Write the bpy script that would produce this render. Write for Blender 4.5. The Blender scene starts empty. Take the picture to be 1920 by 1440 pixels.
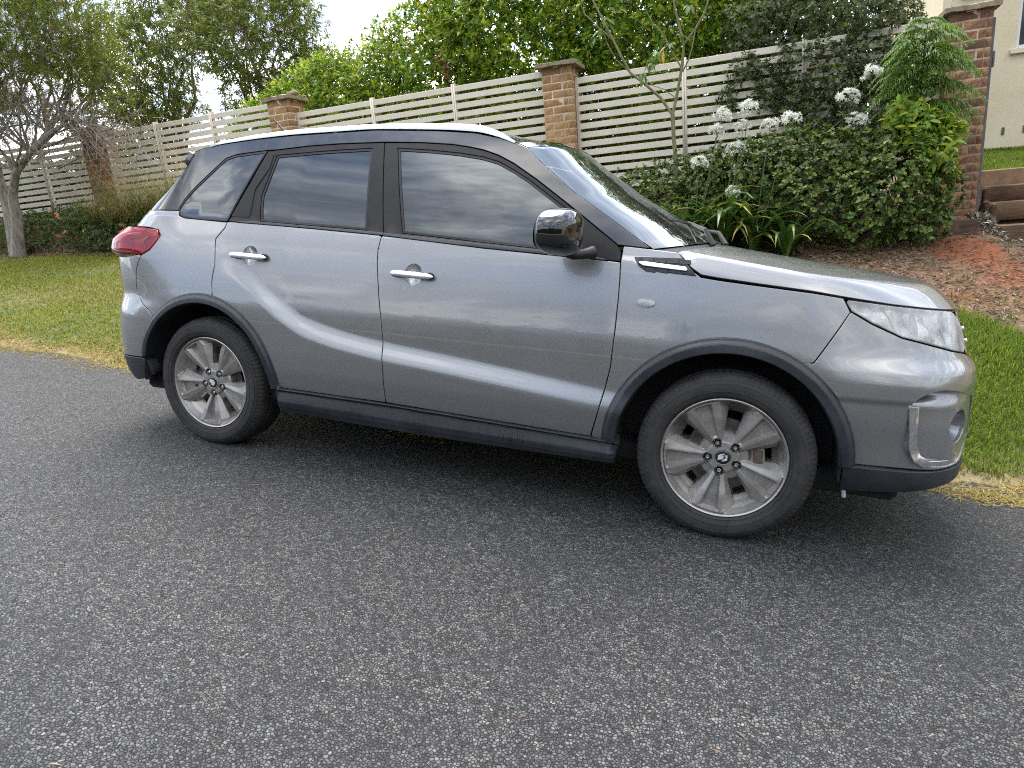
import bpy, bmesh, math, random
import numpy as np
from mathutils import Matrix, Vector
from mathutils.geometry import delaunay_2d_cdt

SC = bpy.context.scene
COL = SC.collection
rng = np.random.default_rng(7)
PI = math.pi

# ------------------------------------------------------------------ camera
CAR_AXES = ((0.994314760956754, -0.009633521225210362, 0.10604410126129864),
            (0.0, 0.9958990061152897, 0.09047192724032199),
            (-0.10648077828187179, -0.0899575727072576, 0.9902370822025932))
G = np.array(CAR_AXES)
YAW, PITCH, ROLL = -0.3437, 0.21238, 0.04664      # in the frame of the parked car (the road)
CAM_CAR = np.array((0.0292, -3.3483, 1.0869))
FPX = 1216.549
def cam_axes():
    f = np.array([math.sin(YAW)*math.cos(PITCH), math.cos(YAW)*math.cos(PITCH), -math.sin(PITCH)])
    r = np.cross(f, [0, 0, 1]); r /= np.linalg.norm(r); u = np.cross(r, f)
    c, s = math.cos(ROLL), math.sin(ROLL)
    return c*r + s*u, -s*r + c*u, f
cr, cu, cf = (G @ v for v in cam_axes())
cam = bpy.data.cameras.new('camera'); cam_o = bpy.data.objects.new('camera', cam); COL.objects.link(cam_o)
M = Matrix.Identity(4)
cp = G @ CAM_CAR
for i in range(3):
    M[i][0], M[i][1], M[i][2], M[i][3] = cr[i], cu[i], -cf[i], cp[i]
cam_o.matrix_world = M
cam.sensor_fit = 'HORIZONTAL'; cam.sensor_width = 36.0; cam.lens = FPX/1920*36.0
cam.clip_start = 0.05; cam.clip_end = 2000
SC.camera = cam_o

# ------------------------------------------------------------------ sky, sun, exposure
SUN_EL, SUN_AZ = math.radians(62), math.radians(335)     # azimuth clockwise from +Y
W = bpy.data.worlds.new('World'); SC.world = W; W.use_nodes = True
nt = W.node_tree; nt.nodes.clear()
def N(t, typ, **kw):
    n = t.nodes.new(typ)
    for k, v in kw.items():
        if k.startswith('i_'):
            key = k[2:]
            n.inputs[int(key) if key.isdigit() else key.replace('_', ' ')].default_value = v
        else: setattr(n, k, v)
    return n
def ramp(t, stops, fac=None):
    n = t.nodes.new('ShaderNodeValToRGB'); e = n.color_ramp.elements
    while len(e) < len(stops): e.new(0.5)
    for k, (p, c) in enumerate(stops):
        e[k].position = p; e[k].color = (c if len(c) == 4 else (*c, 1)) if isinstance(c, tuple) else (c, c, c, 1)
    if fac is not None: t.links.new(fac, n.inputs[0])
    return n
L = nt.links.new
wo = N(nt, 'ShaderNodeOutputWorld'); bg = N(nt, 'ShaderNodeBackground'); bg.inputs[1].default_value = 0.105
sky = N(nt, 'ShaderNodeTexSky', sky_type='NISHITA', sun_disc=False, sun_elevation=SUN_EL, sun_rotation=SUN_AZ, air_density=1.0, dust_density=1.5, ozone_density=1.0)
tc = N(nt, 'ShaderNodeTexCoord'); sep = N(nt, 'ShaderNodeSeparateXYZ'); L(tc.outputs['Generated'], sep.inputs[0])
zz = N(nt, 'ShaderNodeMath', operation='MAXIMUM'); L(sep.outputs[2], zz.inputs[0]); zz.inputs[1].default_value = 0.0
za = N(nt, 'ShaderNodeMath', operation='ADD'); L(zz.outputs[0], za.inputs[0]); za.inputs[1].default_value = 0.16
dv = N(nt, 'ShaderNodeVectorMath', operation='DIVIDE'); L(tc.outputs['Generated'], dv.inputs[0])
cmb = N(nt, 'ShaderNodeCombineXYZ'); [L(za.outputs[0], cmb.inputs[k]) for k in range(3)]; L(cmb.outputs[0], dv.inputs[1])
mp = N(nt, 'ShaderNodeMapping'); L(dv.outputs[0], mp.inputs[0]); mp.inputs['Scale'].default_value = (0.55, 1.0, 0.0); mp.inputs['Location'].default_value = (0.7, 0.35, 0)
n1 = N(nt, 'ShaderNodeTexNoise', i_Scale=1.5, i_Detail=9.0, i_Roughness=0.58, i_Distortion=0.5); L(mp.outputs[0], n1.inputs[0])
n2 = N(nt, 'ShaderNodeTexNoise', i_Scale=2.6, i_Detail=10.0, i_Roughness=0.62, i_Distortion=0.3); L(mp.outputs[0], n2.inputs[0])
mask = ramp(nt, [(0.38, 0.0), (0.52, 1.0)], n1.outputs[0])
ccol = ramp(nt, [(0.38, (1.5, 1.75, 2.2)), (0.48, (3.0, 3.2, 3.6)), (0.545, (5.4, 5.45, 5.5)), (0.64, (10.5, 10.2, 9.6))], n2.outputs[0])
# cloud near the veiled sun is brighter than cloud away from it
dt = N(nt, 'ShaderNodeVectorMath', operation='DOT_PRODUCT'); L(tc.outputs['Generated'], dt.inputs[0]); dt.inputs[1].default_value = (math.sin(SUN_AZ)*math.cos(SUN_EL), math.cos(SUN_AZ)*math.cos(SUN_EL), math.sin(SUN_EL))
glow = N(nt, 'ShaderNodeMapRange', interpolation_type='SMOOTHSTEP'); L(dt.outputs['Value'], glow.inputs[0]); glow.inputs[1].default_value = -0.4; glow.inputs[2].default_value = 1.0; glow.inputs[3].default_value = 0.45; glow.inputs[4].default_value = 1.55
cmul = N(nt, 'ShaderNodeVectorMath', operation='SCALE'); L(ccol.outputs[0], cmul.inputs[0]); L(glow.outputs[0], cmul.inputs['Scale'])
mxs = N(nt, 'ShaderNodeMixRGB'); L(mask.outputs[0], mxs.inputs[0]); L(sky.outputs[0], mxs.inputs[1]); L(cmul.outputs[0], mxs.inputs[2])
L(mxs.outputs[0], bg.inputs[0]); L(bg.outputs[0], wo.inputs[0])

sl = bpy.data.lights.new('sun', 'SUN'); sl.energy = 1.1; sl.angle = math.radians(45); sl.color = (1.0, 0.93, 0.82)
so = bpy.data.objects.new('sun', sl); COL.objects.link(so)
sd = Vector((math.sin(SUN_AZ)*math.cos(SUN_EL), math.cos(SUN_AZ)*math.cos(SUN_EL), math.sin(SUN_EL)))
so.rotation_euler = sd.to_track_quat('Z', 'Y').to_euler(); so.location = sd*50
SC.view_settings.view_transform = 'Standard'; SC.view_settings.look = 'None'
SC.view_settings.exposure = 2.3; SC.view_settings.gamma = 1.0; SC.view_settings.use_curve_mapping = False
SC.cycles.max_bounces = 8; SC.cycles.transparent_max_bounces = 16; SC.cycles.glossy_bounces = 4
SC.cycles.transmission_bounces = 4; SC.cycles.diffuse_bounces = 3
SC.cycles.use_denoising = False; SC.cycles.sample_clamp_indirect = 4.0; SC.cycles.filter_width = 1.1
SC.cycles.caustics_reflective = False; SC.cycles.caustics_refractive = False

# ------------------------------------------------------------------ materials
MATS = {}
class Mat:
    """A node material with a Principled BSDF ready to be wired."""
    def __init__(s, name, base=(.5, .5, .5), rough=.5, metal=0., **kw):
        s.m = bpy.data.materials.new(name); s.m.use_nodes = True; s.t = s.m.node_tree
        s.b = s.t.nodes['Principled BSDF']; s.out = s.t.nodes['Material Output']
        s.set('Base Color', (*base, 1)); s.set('Roughness', rough); s.set('Metallic', metal)
        for k, v in kw.items(): s.set(k.replace('_', ' '), v)
        MATS[name] = s.m
    def set(s, k, v): s.b.inputs[k].default_value = v
    def n(s, typ, **kw): return N(s.t, typ, **kw)
    def l(s, a, b): s.t.links.new(a, b)
    def coord(s, kind='Object', scale=1.0):
        tcn = s.n('ShaderNodeTexCoord'); mpn = s.n('ShaderNodeMapping'); s.l(tcn.outputs[kind], mpn.inputs[0])
        mpn.inputs['Scale'].default_value = (scale,)*3 if not isinstance(scale, tuple) else scale
        return mpn.outputs[0]
    def noise(s, vec, scale, detail=4., rough=.55, dist=0.):
        n = s.n('ShaderNodeTexNoise', i_Scale=scale, i_Detail=detail, i_Roughness=rough, i_Distortion=dist); s.l(vec, n.inputs[0]); return n.outputs[0]
    def ramp(s, fac, stops): return ramp(s.t, stops, fac).outputs[0]
    def mix(s, fac, a, b, mode='MIX'):
        n = s.n('ShaderNodeMixRGB', blend_type=mode)
        for k, v in enumerate((fac, a, b)):
            if hasattr(v, 'is_linked') or hasattr(v, 'links'): s.l(v, n.inputs[k])
            else: n.inputs[k].default_value = v if (k == 0 or len(v) == 4) else (*v, 1)
        return n.outputs[0]
    def bump(s, h, strength=.3, dist=.01, prev=None):
        n = s.n('ShaderNodeBump'); n.inputs['Strength'].default_value = strength; n.inputs['Distance'].default_value = dist
        s.l(h, n.inputs['Height'])
        if prev is not None: s.l(prev, n.inputs['Normal'])
        s.l(n.outputs[0], s.b.inputs['Normal']); return n.outputs[0]
    def base(s, c): s.l(c, s.b.inputs['Base Color'])
    def rough(s, c): s.l(c, s.b.inputs['Roughness'])
    def island(s): return s.n('ShaderNodeNewGeometry').outputs['Random Per Island']
    def objrand(s): return s.n('ShaderNodeObjectInfo').outputs['Random']

def simple(name, base, rough=.5, metal=0., noise=0., nscale=30., **kw):
    m = Mat(name, base, rough, metal, **kw)
    if noise:
        v = m.noise(m.coord(), nscale, 5.)
        m.base(m.mix(m.ramp(v, [(.3, 0.), (.7, 1.)]), tuple(c*(1-noise) for c in base), tuple(min(1, c*(1+noise)) for c in base)))
        m.rough(m.ramp(v, [(.3, max(0.02, rough-.08)), (.7, min(1, rough+.1))]))
    return m.m

# ------------------------------------------------------------------ mesh helpers
def link(name, me, mat=None, parent=None):
    o = bpy.data.objects.new(name, me); COL.objects.link(o)
    if mat is not None and not me.materials: me.materials.append(mat)
    if parent is not None: o.parent = parent
    return o
def np_mesh(name, V, F, smooth=True, sharp=None, mats=None):
    """F: (m,k) array of one face size or a list of such arrays"""
    Fs = [np.asarray(f, np.int32) for f in (F if isinstance(F, list) else [F]) if len(f)]
    me = bpy.data.meshes.new(name); V = np.asarray(V, np.float32)
    me.vertices.add(len(V)); me.vertices.foreach_set('co', V.ravel())
    nl = sum(f.size for f in Fs); npoly = sum(len(f) for f in Fs)
    me.loops.add(nl); me.polygons.add(npoly)
    me.loops.foreach_set('vertex_index', np.concatenate([f.ravel() for f in Fs]))
    st = []; k = 0
    for f in Fs:
        st.append(k+np.arange(len(f))*f.shape[1]); k += f.size
    me.polygons.foreach_set('loop_start', np.concatenate(st).astype(np.int32))
    if smooth: me.polygons.foreach_set('use_smooth', np.ones(npoly, bool))
    me.update(calc_edges=True); me.validate()
    if smooth and sharp: me.set_sharp_from_angle(angle=math.radians(sharp))
    return me
def tag(o, label=None, cat=None, group=None, kind=None):
    if label: o['label'] = label
    if cat: o['category'] = cat
    if group: o['group'] = group
    if kind: o['kind'] = kind
    return o
def empty(name, loc, rz=0., label=None, cat=None, group=None):
    o = bpy.data.objects.new(name, None); COL.objects.link(o); o.location = loc; o.rotation_euler = (0, 0, rz)
    o.empty_display_size = .1
    return tag(o, label, cat, group)
class Geo:
    """collects verts / quads / tris as numpy arrays"""
    def __init__(s): s.V = []; s.F = {}; s.n = 0
    def add(s, V, F):
        V = np.asarray(V, float).reshape(-1, 3); F = np.asarray(F, int)
        s.V.append(V); s.F.setdefault(F.shape[1], []).append(F+s.n); s.n += len(V); return s
    def grid(s, P, closed_u=False, closed_v=False):
        P = np.asarray(P, float); a, b = P.shape[:2]
        i = np.arange(a if closed_u else a-1)[:, None]; j = np.arange(b if closed_v else b-1)[None, :]
        i2 = (i+1) % a; j2 = (j+1) % b
        F = np.stack([i*b+j, i2*b+j, i2*b+j2, i*b+j2], -1).reshape(-1, 4)
        return s.add(P.reshape(-1, 3), F)
    def box(s, lo, hi, bev=0.):
        (x0, y0, z0), (x1, y1, z1) = lo, hi
        if bev <= 0:
            V = [(x, y, z) for x in (x0, x1) for y in (y0, y1) for z in (z0, z1)]
            return s.add(V, [(0, 1, 3, 2), (4, 6, 7, 5), (0, 4, 5, 1), (2, 3, 7, 6), (0, 2, 6, 4), (1, 5, 7, 3)])
        b = min(bev, (x1-x0)*.45, (y1-y0)*.45, (z1-z0)*.45)
        V = []; idx = {}
        for sx in (0, 1):
            for sy in (0, 1):
                for sz in (0, 1):
                    X, Y, Z = (x0, x1)[sx], (y0, y1)[sy], (z0, z1)[sz]
                    dx, dy, dz = b*(1-2*sx), b*(1-2*sy), b*(1-2*sz)
                    idx[sx, sy, sz] = len(V)
                    V += [(X, Y+dy, Z+dz), (X+dx, Y, Z+dz), (X+dx, Y+dy, Z)]
        Q = []; T = []
        for a in (0, 1):
            Q.append([idx[a, 0, 0], idx[a, 1, 0], idx[a, 1, 1], idx[a, 0, 1]])
            Q.append([idx[0, a, 0]+1, idx[1, a, 0]+1, idx[1, a, 1]+1, idx[0, a, 1]+1])
            Q.append([idx[0, 0, a]+2, idx[1, 0, a]+2, idx[1, 1, a]+2, idx[0, 1, a]+2])
        for a in (0, 1):
            for c in (0, 1):
                Q.append([idx[a, c, 0], idx[a, c, 1], idx[a, c, 1]+1, idx[a, c, 0]+1])
                Q.append([idx[a, 0, c], idx[a, 1, c], idx[a, 1, c]+2, idx[a, 0, c]+2])
                Q.append([idx[0, a, c]+1, idx[1, a, c]+1, idx[1, a, c]+2, idx[0, a, c]+2])
        for k in idx.values(): T.append([k, k+1, k+2])
        n0 = s.n; s.add(V, Q); s.F.setdefault(3, []).append(np.array(T)+n0); return s
    def tube(s, P, R, k=8, cap=True):
        P = np.asarray(P, float); n = len(P); R = np.broadcast_to(np.asarray(R, float), (n,))
        T = np.gradient(P, axis=0); T /= np.linalg.norm(T, axis=1, keepdims=True)+1e-12
        up = np.array([0, 0, 1.]) if abs(T[0, 2]) < .9 else np.array([1., 0, 0])
        rings = []; a = np.cross(T[0], up); a /= np.linalg.norm(a)
        th = np.arange(k)/k*2*PI
        for i in range(n):
            a = a-T[i]*(a@T[i]); a /= np.linalg.norm(a)+1e-12; b = np.cross(T[i], a)
            rings.append(P[i]+R[i]*(np.cos(th)[:, None]*a+np.sin(th)[:, None]*b))
        s.grid(np.array(rings), closed_v=True)
        if cap:
            for r, flip in ((rings[0], 1), (rings[-1], 0)):
                c = r.mean(0); V = np.vstack([r, c]); i = np.arange(k)
                s.add(V, np.stack([(i+1) % k, i, 0*i+k], 1) if flip else np.stack([i, (i+1) % k, 0*i+k], 1))
        return s
    def mesh(s, name, smooth=True, sharp=40, fix=True):
        V = np.vstack(s.V); F = [np.vstack(f) for f in s.F.values()]
        me = np_mesh(name, V, F, smooth, None)
        if fix:
            bm = bmesh.new(); bm.from_mesh(me); bmesh.ops.recalc_face_normals(bm, faces=bm.faces); bm.to_mesh(me); bm.free()
        if smooth and sharp: me.set_sharp_from_angle(angle=math.radians(sharp))
        return me
    def obj(s, name, mat, parent=None, **kw): return link(name, s.mesh(name, **kw), mat, parent)
# =================================================================== ground
def sst(t): t = np.clip(t, 0, 1); return t*t*(3-2*t)
def lin(x, xs, ys): return np.interp(x, xs, ys)
def z_road(x, y):
    x = np.clip(x, -26, 22); y = np.clip(y, -9, 12); return -.1071*x-.0914*y
def z_foot(x): return lin(x, [-26, -14, -10, -6, -2, .5, 2, 4, 8, 22], [2.6, 1.46, 1.31, 1.20, 1.00, .80, .79, .60, .25, -1.1])
def z_fence(x): return lin(x, [-26, -12, -9.8, -6, -2, 1, 2, 4, 8, 22], [3.0, 1.96, 1.86, 1.72, 1.45, 1.06, .925, .80, .5, -.8])
YE = .45
def z_land(x, y):
    x = np.asarray(x, float); y = np.asarray(y, float)
    zr = z_road(x, np.minimum(y, YE)); t = np.clip((y-YE)/3.6, 0, 1)
    z = zr*(1-t)+z_foot(x)*t
    f = sst((y-4.05)/.55); z = z*(1-f)+z_fence(x)*f
    up = np.clip(y-4.7, 0, 12)*.035; ramp_ = sst((x-2.0)/.6)
    hi = 1.36+np.clip(y-5.5, 0, 3)*.105
    z = z+up*(1-ramp_); z = np.where(y > 5.45, z*(1-ramp_)+hi*ramp_, z)
    cut = sst((x-2.22)/.14)*sst((y-3.9)/.2)*(1-sst((y-5.38)/.06)); stp = .50+np.clip(y-4.1, 0, 1.3)*.545-.10
    z = z*(1-cut)+stp*cut
    back = sst((y-14)/40); return z*(1-back)+(z-3.0)*back-.012*(y < YE)
def land_noise(x, y): return .012*np.sin(x*3.1+y*1.7)+.010*np.sin(x*1.3-y*4.3+1)+.006*np.sin(x*9+y*7)
def axis(segs):
    out = []
    for a, b, s in segs: out += list(np.arange(a, b, s))
    return np.array(out+[segs[-1][1]])
xs = axis([(-300, -60, 40), (-60, -20, 4), (-20, -12.5, .5), (-12.5, 4, .085), (4, 10, .5), (10, 60, 5), (60, 300, 40)])
ys = axis([(-300, -60, 40), (-60, -8, 4), (-8, .2, .4), (.2, 1.0, .07), (1.0, 5.7, .085), (5.7, 10, .3), (10, 30, 2), (30, 300, 30)])
X, Y = np.meshgrid(xs, ys, indexing='ij'); Z = z_land(X, Y)+land_noise(X, Y)*sst((Y-.5)/.3)
def road_edge(x):
    return .50+.05*np.sin(x*1.9)+.04*np.sin(x*4.7+1)+.025*np.sin(x*11.3)+.02*np.sin(x*23.)+.06*np.sin(x*.7+2)-.22*np.exp(-((x+.3)/1.7)**2)
def soil_mask(x, y):
    """1 where the ground is bare red soil or leaf litter, 0 where it is lawn"""
    right = sst((x+1.2)/.8)*sst((y-(2.25+.35*np.sin(x*2.3)+.2*np.sin(x*5.1)))/.35)*(1-sst((y-5.3)/.1)*sst((x-2.2)/.3))
    left = sst((y-3.95-.08*np.sin(x*2.1))/.15)*(1-sst((x-2.0)/.4))
    return np.maximum(right, left)
me = None
gg = Geo(); gg.grid(np.stack([X, Y, Z], -1)); me = gg.mesh('verge', fix=False, sharp=0)
if me.polygons[0].normal.z < 0: me.flip_normals()
at = me.attributes.new('soil', 'FLOAT', 'POINT'); at.data.foreach_set('value', soil_mask(X, Y).ravel().astype(np.float32))
red = 1.1*np.exp(-(((X-1.86)/.30)**2+((Y-3.72)/.34)**2)**1.5)+np.exp(-(((X-2.15)/.42)**2+((Y-3.15)/.33)**2))*.72+np.exp(-(((X-1.62)/.25)**2+((Y-2.75)/.16)**2))*.6
at = me.attributes.new('red', 'FLOAT', 'POINT'); at.data.foreach_set('value', np.clip(red, 0, 1).ravel().astype(np.float32))
dry = np.exp(-np.maximum(Y-road_edge(X)-.02, 0)/(.16+.10*np.sin(X*1.3)+.06*np.sin(X*3.7)))*(Y < 2.5)
at = me.attributes.new('dry', 'FLOAT', 'POINT'); at.data.foreach_set('value', np.clip(dry, 0, 1).ravel().astype(np.float32))
def verge_mat():
    m = Mat('verge_ground', (.1, .1, .05), .95); c = m.coord()
    soil = m.n('ShaderNodeAttribute', attribute_name='soil').outputs['Fac']; redn = m.n('ShaderNodeAttribute', attribute_name='red').outputs['Fac']
    a = m.noise(c, 1.1, 6, .65); b = m.noise(c, 14., 6, .7); f = m.noise(c, 70., 4, .7)
    g = m.mix(m.ramp(a, [(.35, 0.), (.62, 1.)]), (.075, .105, .022), (.21, .185, .065)); g = m.mix(m.ramp(b, [(.35, 0.), (.7, .8)]), g, (.035, .055, .012))
    dr_ = m.n('ShaderNodeAttribute', attribute_name='dry').outputs['Fac']; g = m.mix(m.ramp(dr_, [(.15, 0.), (.6, .9)]), g, m.mix(m.ramp(f, [(.35, 0.), (.65, 1.)]), (.17, .125, .075), (.36, .29, .16)))
    lit = m.mix(m.ramp(b, [(.30, 0.), (.66, 1.)]), (.075, .045, .026), (.26, .155, .085)); lit = m.mix(m.ramp(f, [(.55, 0.), (.72, .8)]), lit, (.30, .23, .16))
    mo = m.noise(c, 2.3, 5, .6); lit = m.mix(m.ramp(mo, [(.52, 0.), (.64, .75)]), lit, m.mix(m.ramp(f, [(.35, 0.), (.7, 1.)]), (.030, .030, .010), (.085, .085, .03)))
    rd = m.mix(m.ramp(f, [(.3, 0.), (.7, 1.)]), (.19, .060, .024), (.30, .105, .042))
    ad = m.n('ShaderNodeMath', operation='ADD'); m.l(redn, ad.inputs[0]); nz = m.n('ShaderNodeMath', operation='MULTIPLY_ADD'); m.l(b, nz.inputs[0]); nz.inputs[1].default_value = 1.2; nz.inputs[2].default_value = -.62; m.l(nz.outputs[0], ad.inputs[1])
    so_ = m.mix(m.ramp(ad.outputs[0], [(.35, 0.), (.6, 1.)]), lit, rd)
    sd_ = m.n('ShaderNodeMath', operation='ADD'); m.l(soil, sd_.inputs[0]); nz2 = m.n('ShaderNodeMath', operation='MULTIPLY_ADD'); m.l(b, nz2.inputs[0]); nz2.inputs[1].default_value = .8; nz2.inputs[2].default_value = -.4; m.l(nz2.outputs[0], sd_.inputs[1])
    m.base(m.mix(m.ramp(sd_.outputs[0], [(.4, 0.), (.6, 1.)]), g, so_)); m.bump(m.mix(.5, b, f), .8, .03); return m.m
verge = tag(link('verge', me, verge_mat()), kind='structure')

# ------------------------------------------------------------------ the chip-sealed road
rx = axis([(-300, -26, 30), (-26, -12, 1), (-12, 5, .05), (5, 22, 1), (22, 300, 30)])
rows = [-6.8, -5, -3, -1.5, -.5, 0., .2]
P = [[(x, y, z_road(x, y)+.004) for y in rows]+[(x, road_edge(x)-.05, z_road(x, road_edge(x))+.004), (x, road_edge(x), z_road(x, road_edge(x))-.022)] for x in rx]
gg = Geo(); gg.grid(np.array(P)); me = gg.mesh('road', fix=False, sharp=0)
if me.polygons[0].normal.z < 0: me.flip_normals()
def asphalt():
    m = Mat('chip_seal', (.06, .06, .06), .8); c = m.coord()
    vo = m.n('ShaderNodeTexVoronoi', i_Scale=124.0); vo.inputs['Randomness'].default_value = 1.0; m.l(c, vo.inputs[0])
    ve = m.n('ShaderNodeTexVoronoi', feature='DISTANCE_TO_EDGE', i_Scale=124.0); m.l(c, ve.inputs[0])
    se = m.n('ShaderNodeSeparateColor'); m.l(vo.outputs['Color'], se.inputs[0])
    big = m.noise(c, .9, 5, .6); mid = m.noise(c, 4.5, 6, .7); fine = m.noise(c, 330., 3)
    stone = m.ramp(se.outputs[0], [(0., (.011, .012, .014)), (.25, (.027, .029, .032)), (.48, (.058, .061, .063)), (.72, (.093, .097, .097)), (.92, (.126, .128, .125)), (1., (.17, .162, .142))])
    gapf = m.ramp(ve.outputs['Distance'], [(.015, 0.), (.13, 1.)])
    col = m.mix(gapf, (.010, .010, .011), stone)
    clump = m.noise(c, 34., 4, .65); col = m.mix(m.ramp(clump, [(.42, .0), (.66, .5)]), col, (.018, .018, .020)); col = m.mix(m.ramp(clump, [(.30, .35), (.48, 0.)]), col, m.mix(1., col, (1.5, 1.5, 1.48), 'MULTIPLY'))
    col = m.mix(m.ramp(mid, [(.50, 0.), (.68, .55)]), col, (.022, .023, .029)); col = m.mix(m.ramp(big, [(.42, 0.), (.68, .40)]), col, m.mix(1., col, (1.5, 1.5, 1.48), 'MULTIPLY'))
    m.base(col); m.rough(m.ramp(se.outputs[1], [(0., .45), (1., .85)]))
    hgt = m.mix(.82, fine, m.mix(1.0, gapf, m.mix(.5, se.outputs[2], gapf), 'MULTIPLY'))
    m.bump(hgt, 1.0, .010); return m.m
road = tag(link('road', me, asphalt()), kind='structure')

# =================================================================== fence
def brick_mat():
    m = Mat('fired_clay_brick', (.3, .15, .08), .85); c = m.coord(); r = m.objrand()
    b = m.ramp(r, [(0., (.32, .17, .072)), (.25, (.43, .25, .105)), (.5, (.48, .30, .14)), (.75, (.40, .21, .088)), (.92, (.46, .27, .12)), (1., (.24, .12, .06))])
    n = m.noise(c, 22., 6, .65); f = m.noise(c, 90., 5, .7)
    b = m.mix(m.ramp(n, [(.42, 0.), (.68, .75)]), b, (.20, .105, .05)); b = m.mix(m.ramp(f, [(.62, 0.), (.75, .7)]), b, (.46, .33, .20))
    m.base(b); m.bump(m.mix(.5, n, f), .6, .006); return m.m
BRICK = brick_mat()
def brick_dark_mat():
    m = Mat('weathered_red_brick', (.3, .12, .06), .88); c = m.coord(); r = m.objrand()
    b = m.ramp(r, [(0., (.22, .115, .060)), (.3, (.37, .195, .095)), (.6, (.43, .24, .125)), (.85, (.33, .165, .085)), (1., (.13, .080, .058))])
    n = m.noise(c, 20., 6, .65); f = m.noise(c, 80., 5, .7); g2 = m.noise(c, 4., 5)
    b = m.mix(m.ramp(n, [(.42, 0.), (.66, .8)]), b, (.11, .046, .030)); b = m.mix(m.ramp(f, [(.60, 0.), (.74, .6)]), b, (.42, .26, .16)); b = m.mix(m.ramp(g2, [(.5, 0.), (.7, .5)]), b, (.055, .036, .028))
    m.base(b); m.bump(m.mix(.5, n, f), .7, .007); return m.m
BRICKD = brick_dark_mat()
MORTAR = simple('pale_mortar', (.42, .36, .28), .95, 0., .3, 40.); MORTARD = simple('stained_mortar', (.30, .235, .175), .95, 0., .45, 18.)
def cap_mat():
    m = Mat('lichened_sandstone', (.25, .2, .14), .9); c = m.coord(); n = m.noise(c, 9., 6, .65)
    m.base(m.mix(m.ramp(n, [(.35, 0.), (.65, 1.)]), (.19, .155, .10), (.38, .31, .21))); m.bump(m.noise(c, 40., 6, .7), .7, .012); return m.m
CAPST = cap_mat()
def bmesh_brick(lx, ly, seed):
    g = Geo(); r = np.random.default_rng(seed); g.box((-lx/2, -ly/2, -.038), (lx/2, ly/2, .038), .0028)
    V = g.V[0]; V += r.normal(0, .0008, V.shape); return g.mesh('brick', sharp=50)
BR = {}
def brick(mat, lx, ly, k):
    key = (mat.name, round(lx, 3), round(ly, 3), k)
    if key not in BR: BR[key] = bmesh_brick(lx, ly, hash((round(lx*1000), round(ly*1000), k)) % 1000); BR[key].materials.append(mat)
    return BR[key]
def pillar(name, cx, zb, zt, mat, mort, label, cap_over=.06, cap_h=.055, cy=4.795, z_vis=-9, cap_mat_=None, cap_tilt=0):
    o = empty(name, (cx, cy, zb), 0, label, 'brick pillar', 'brick pillars of the slatted fence')
    g = Geo(); g.box((-.1735, -.1735, -.1), (.1735, .1735, zt-zb)); g.obj('mortar_core', mort, o, smooth=False)
    n = int(round((zt-zb)/.086)); r = random.Random(int(cx*100)+5); h = (zt-zb)/n
    for i in range(n):
        z = zt-zb-(i+.5)*h
        if z+zb < z_vis: continue
        for (face, rot) in ((0, 0), (1, PI/2), (2, PI), (3, -PI/2)):
            # 1.5 bricks a face: stretcher wraps the corner so that headers alternate
            seqs = [(-.175, .055), (.067, .175)] if (i+face) % 2 == 0 else [(-.175, -.065), (-.053, .175)]
            for a, b in seqs:
                a2 = a if not (a < -.17 and False) else a
                b2 = b-.0
                lx = b2-a2; ly = .05
                if b > .17: lx -= .05; 
                c_ = (a2+a2+lx)/2
                k = o_ = bpy.data.objects.new('brick', brick(mat, lx, ly, r.randrange(3))); COL.objects.link(o_); o_.parent = o
                y_ = -.175+.025
                o_.location = (c_*math.cos(rot)-y_*math.sin(rot), c_*math.sin(rot)+y_*math.cos(rot), z+r.uniform(-.001, .001))
                o_.rotation_euler = (r.uniform(-.006, .006), 0, rot+r.uniform(-.006, .006))
                o_.scale = (1, 1, (h-.010)/.076)
    g = Geo(); w = .175+cap_over; r2 = np.random.default_rng(int(abs(cx)*10))
    n_ = 9; q = np.linspace(-w, w, n_); GX, GY = np.meshgrid(q, q, indexing='ij')
    ed = np.maximum(abs(GX), abs(GY))/w; top = cap_h*(1-.25*(ed > .95))+r2.normal(0, .004, GX.shape); bot = r2.normal(0, .003, GX.shape)*(ed > .8)
    jx = GX+r2.normal(0, .006, GX.shape)*(ed > .95); jy = GY+r2.normal(0, .006, GX.shape)*(ed > .95)
    T = np.stack([jx, jy, top], -1); B = np.stack([jx, jy, bot], -1)
    g.grid(T); g.grid(B[:, ::-1])
    for sl in (np.s_[:, 0], np.s_[:, -1], np.s_[0, :], np.s_[-1, :]): g.grid(np.stack([T[sl], B[sl]], 0))
    c = g.obj('capstone', CAPST, o, sharp=35); c.location = (0, 0, zt-zb+.002)
    return o
PD = pillar('brick_pillar', 1.965, .925, 2.808, BRICKD, MORTARD, 'tall weathered red brick pillar beside the timber steps and cream house', cap_over=.052)
PC = pillar('brick_pillar', -2.075, 1.40, 2.930, BRICK, MORTAR, 'tan brick pillar directly behind the car windscreen between two fence panels', cap_over=.062)
PB = pillar('brick_pillar', -6.030, 1.62, 3.100, BRICK, MORTAR, 'brick pillar above the rear of the car roof with a broken stone cap', cap_over=.050)
PA = pillar('brick_pillar', -9.740, 1.80, 3.150, BRICKD, MORTARD, 'dark brick pillar overgrown by grass, nearest the pale tree trunk', cap_over=.045)
g = Geo(); g.box((.02, .02, 0), (.17, .16, .05), .015); o = g.obj('broken_capstone_piece', CAPST, PB); o.location = (0, 0, 1.545); o.rotation_euler = (.0, -.22, .2)

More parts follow.
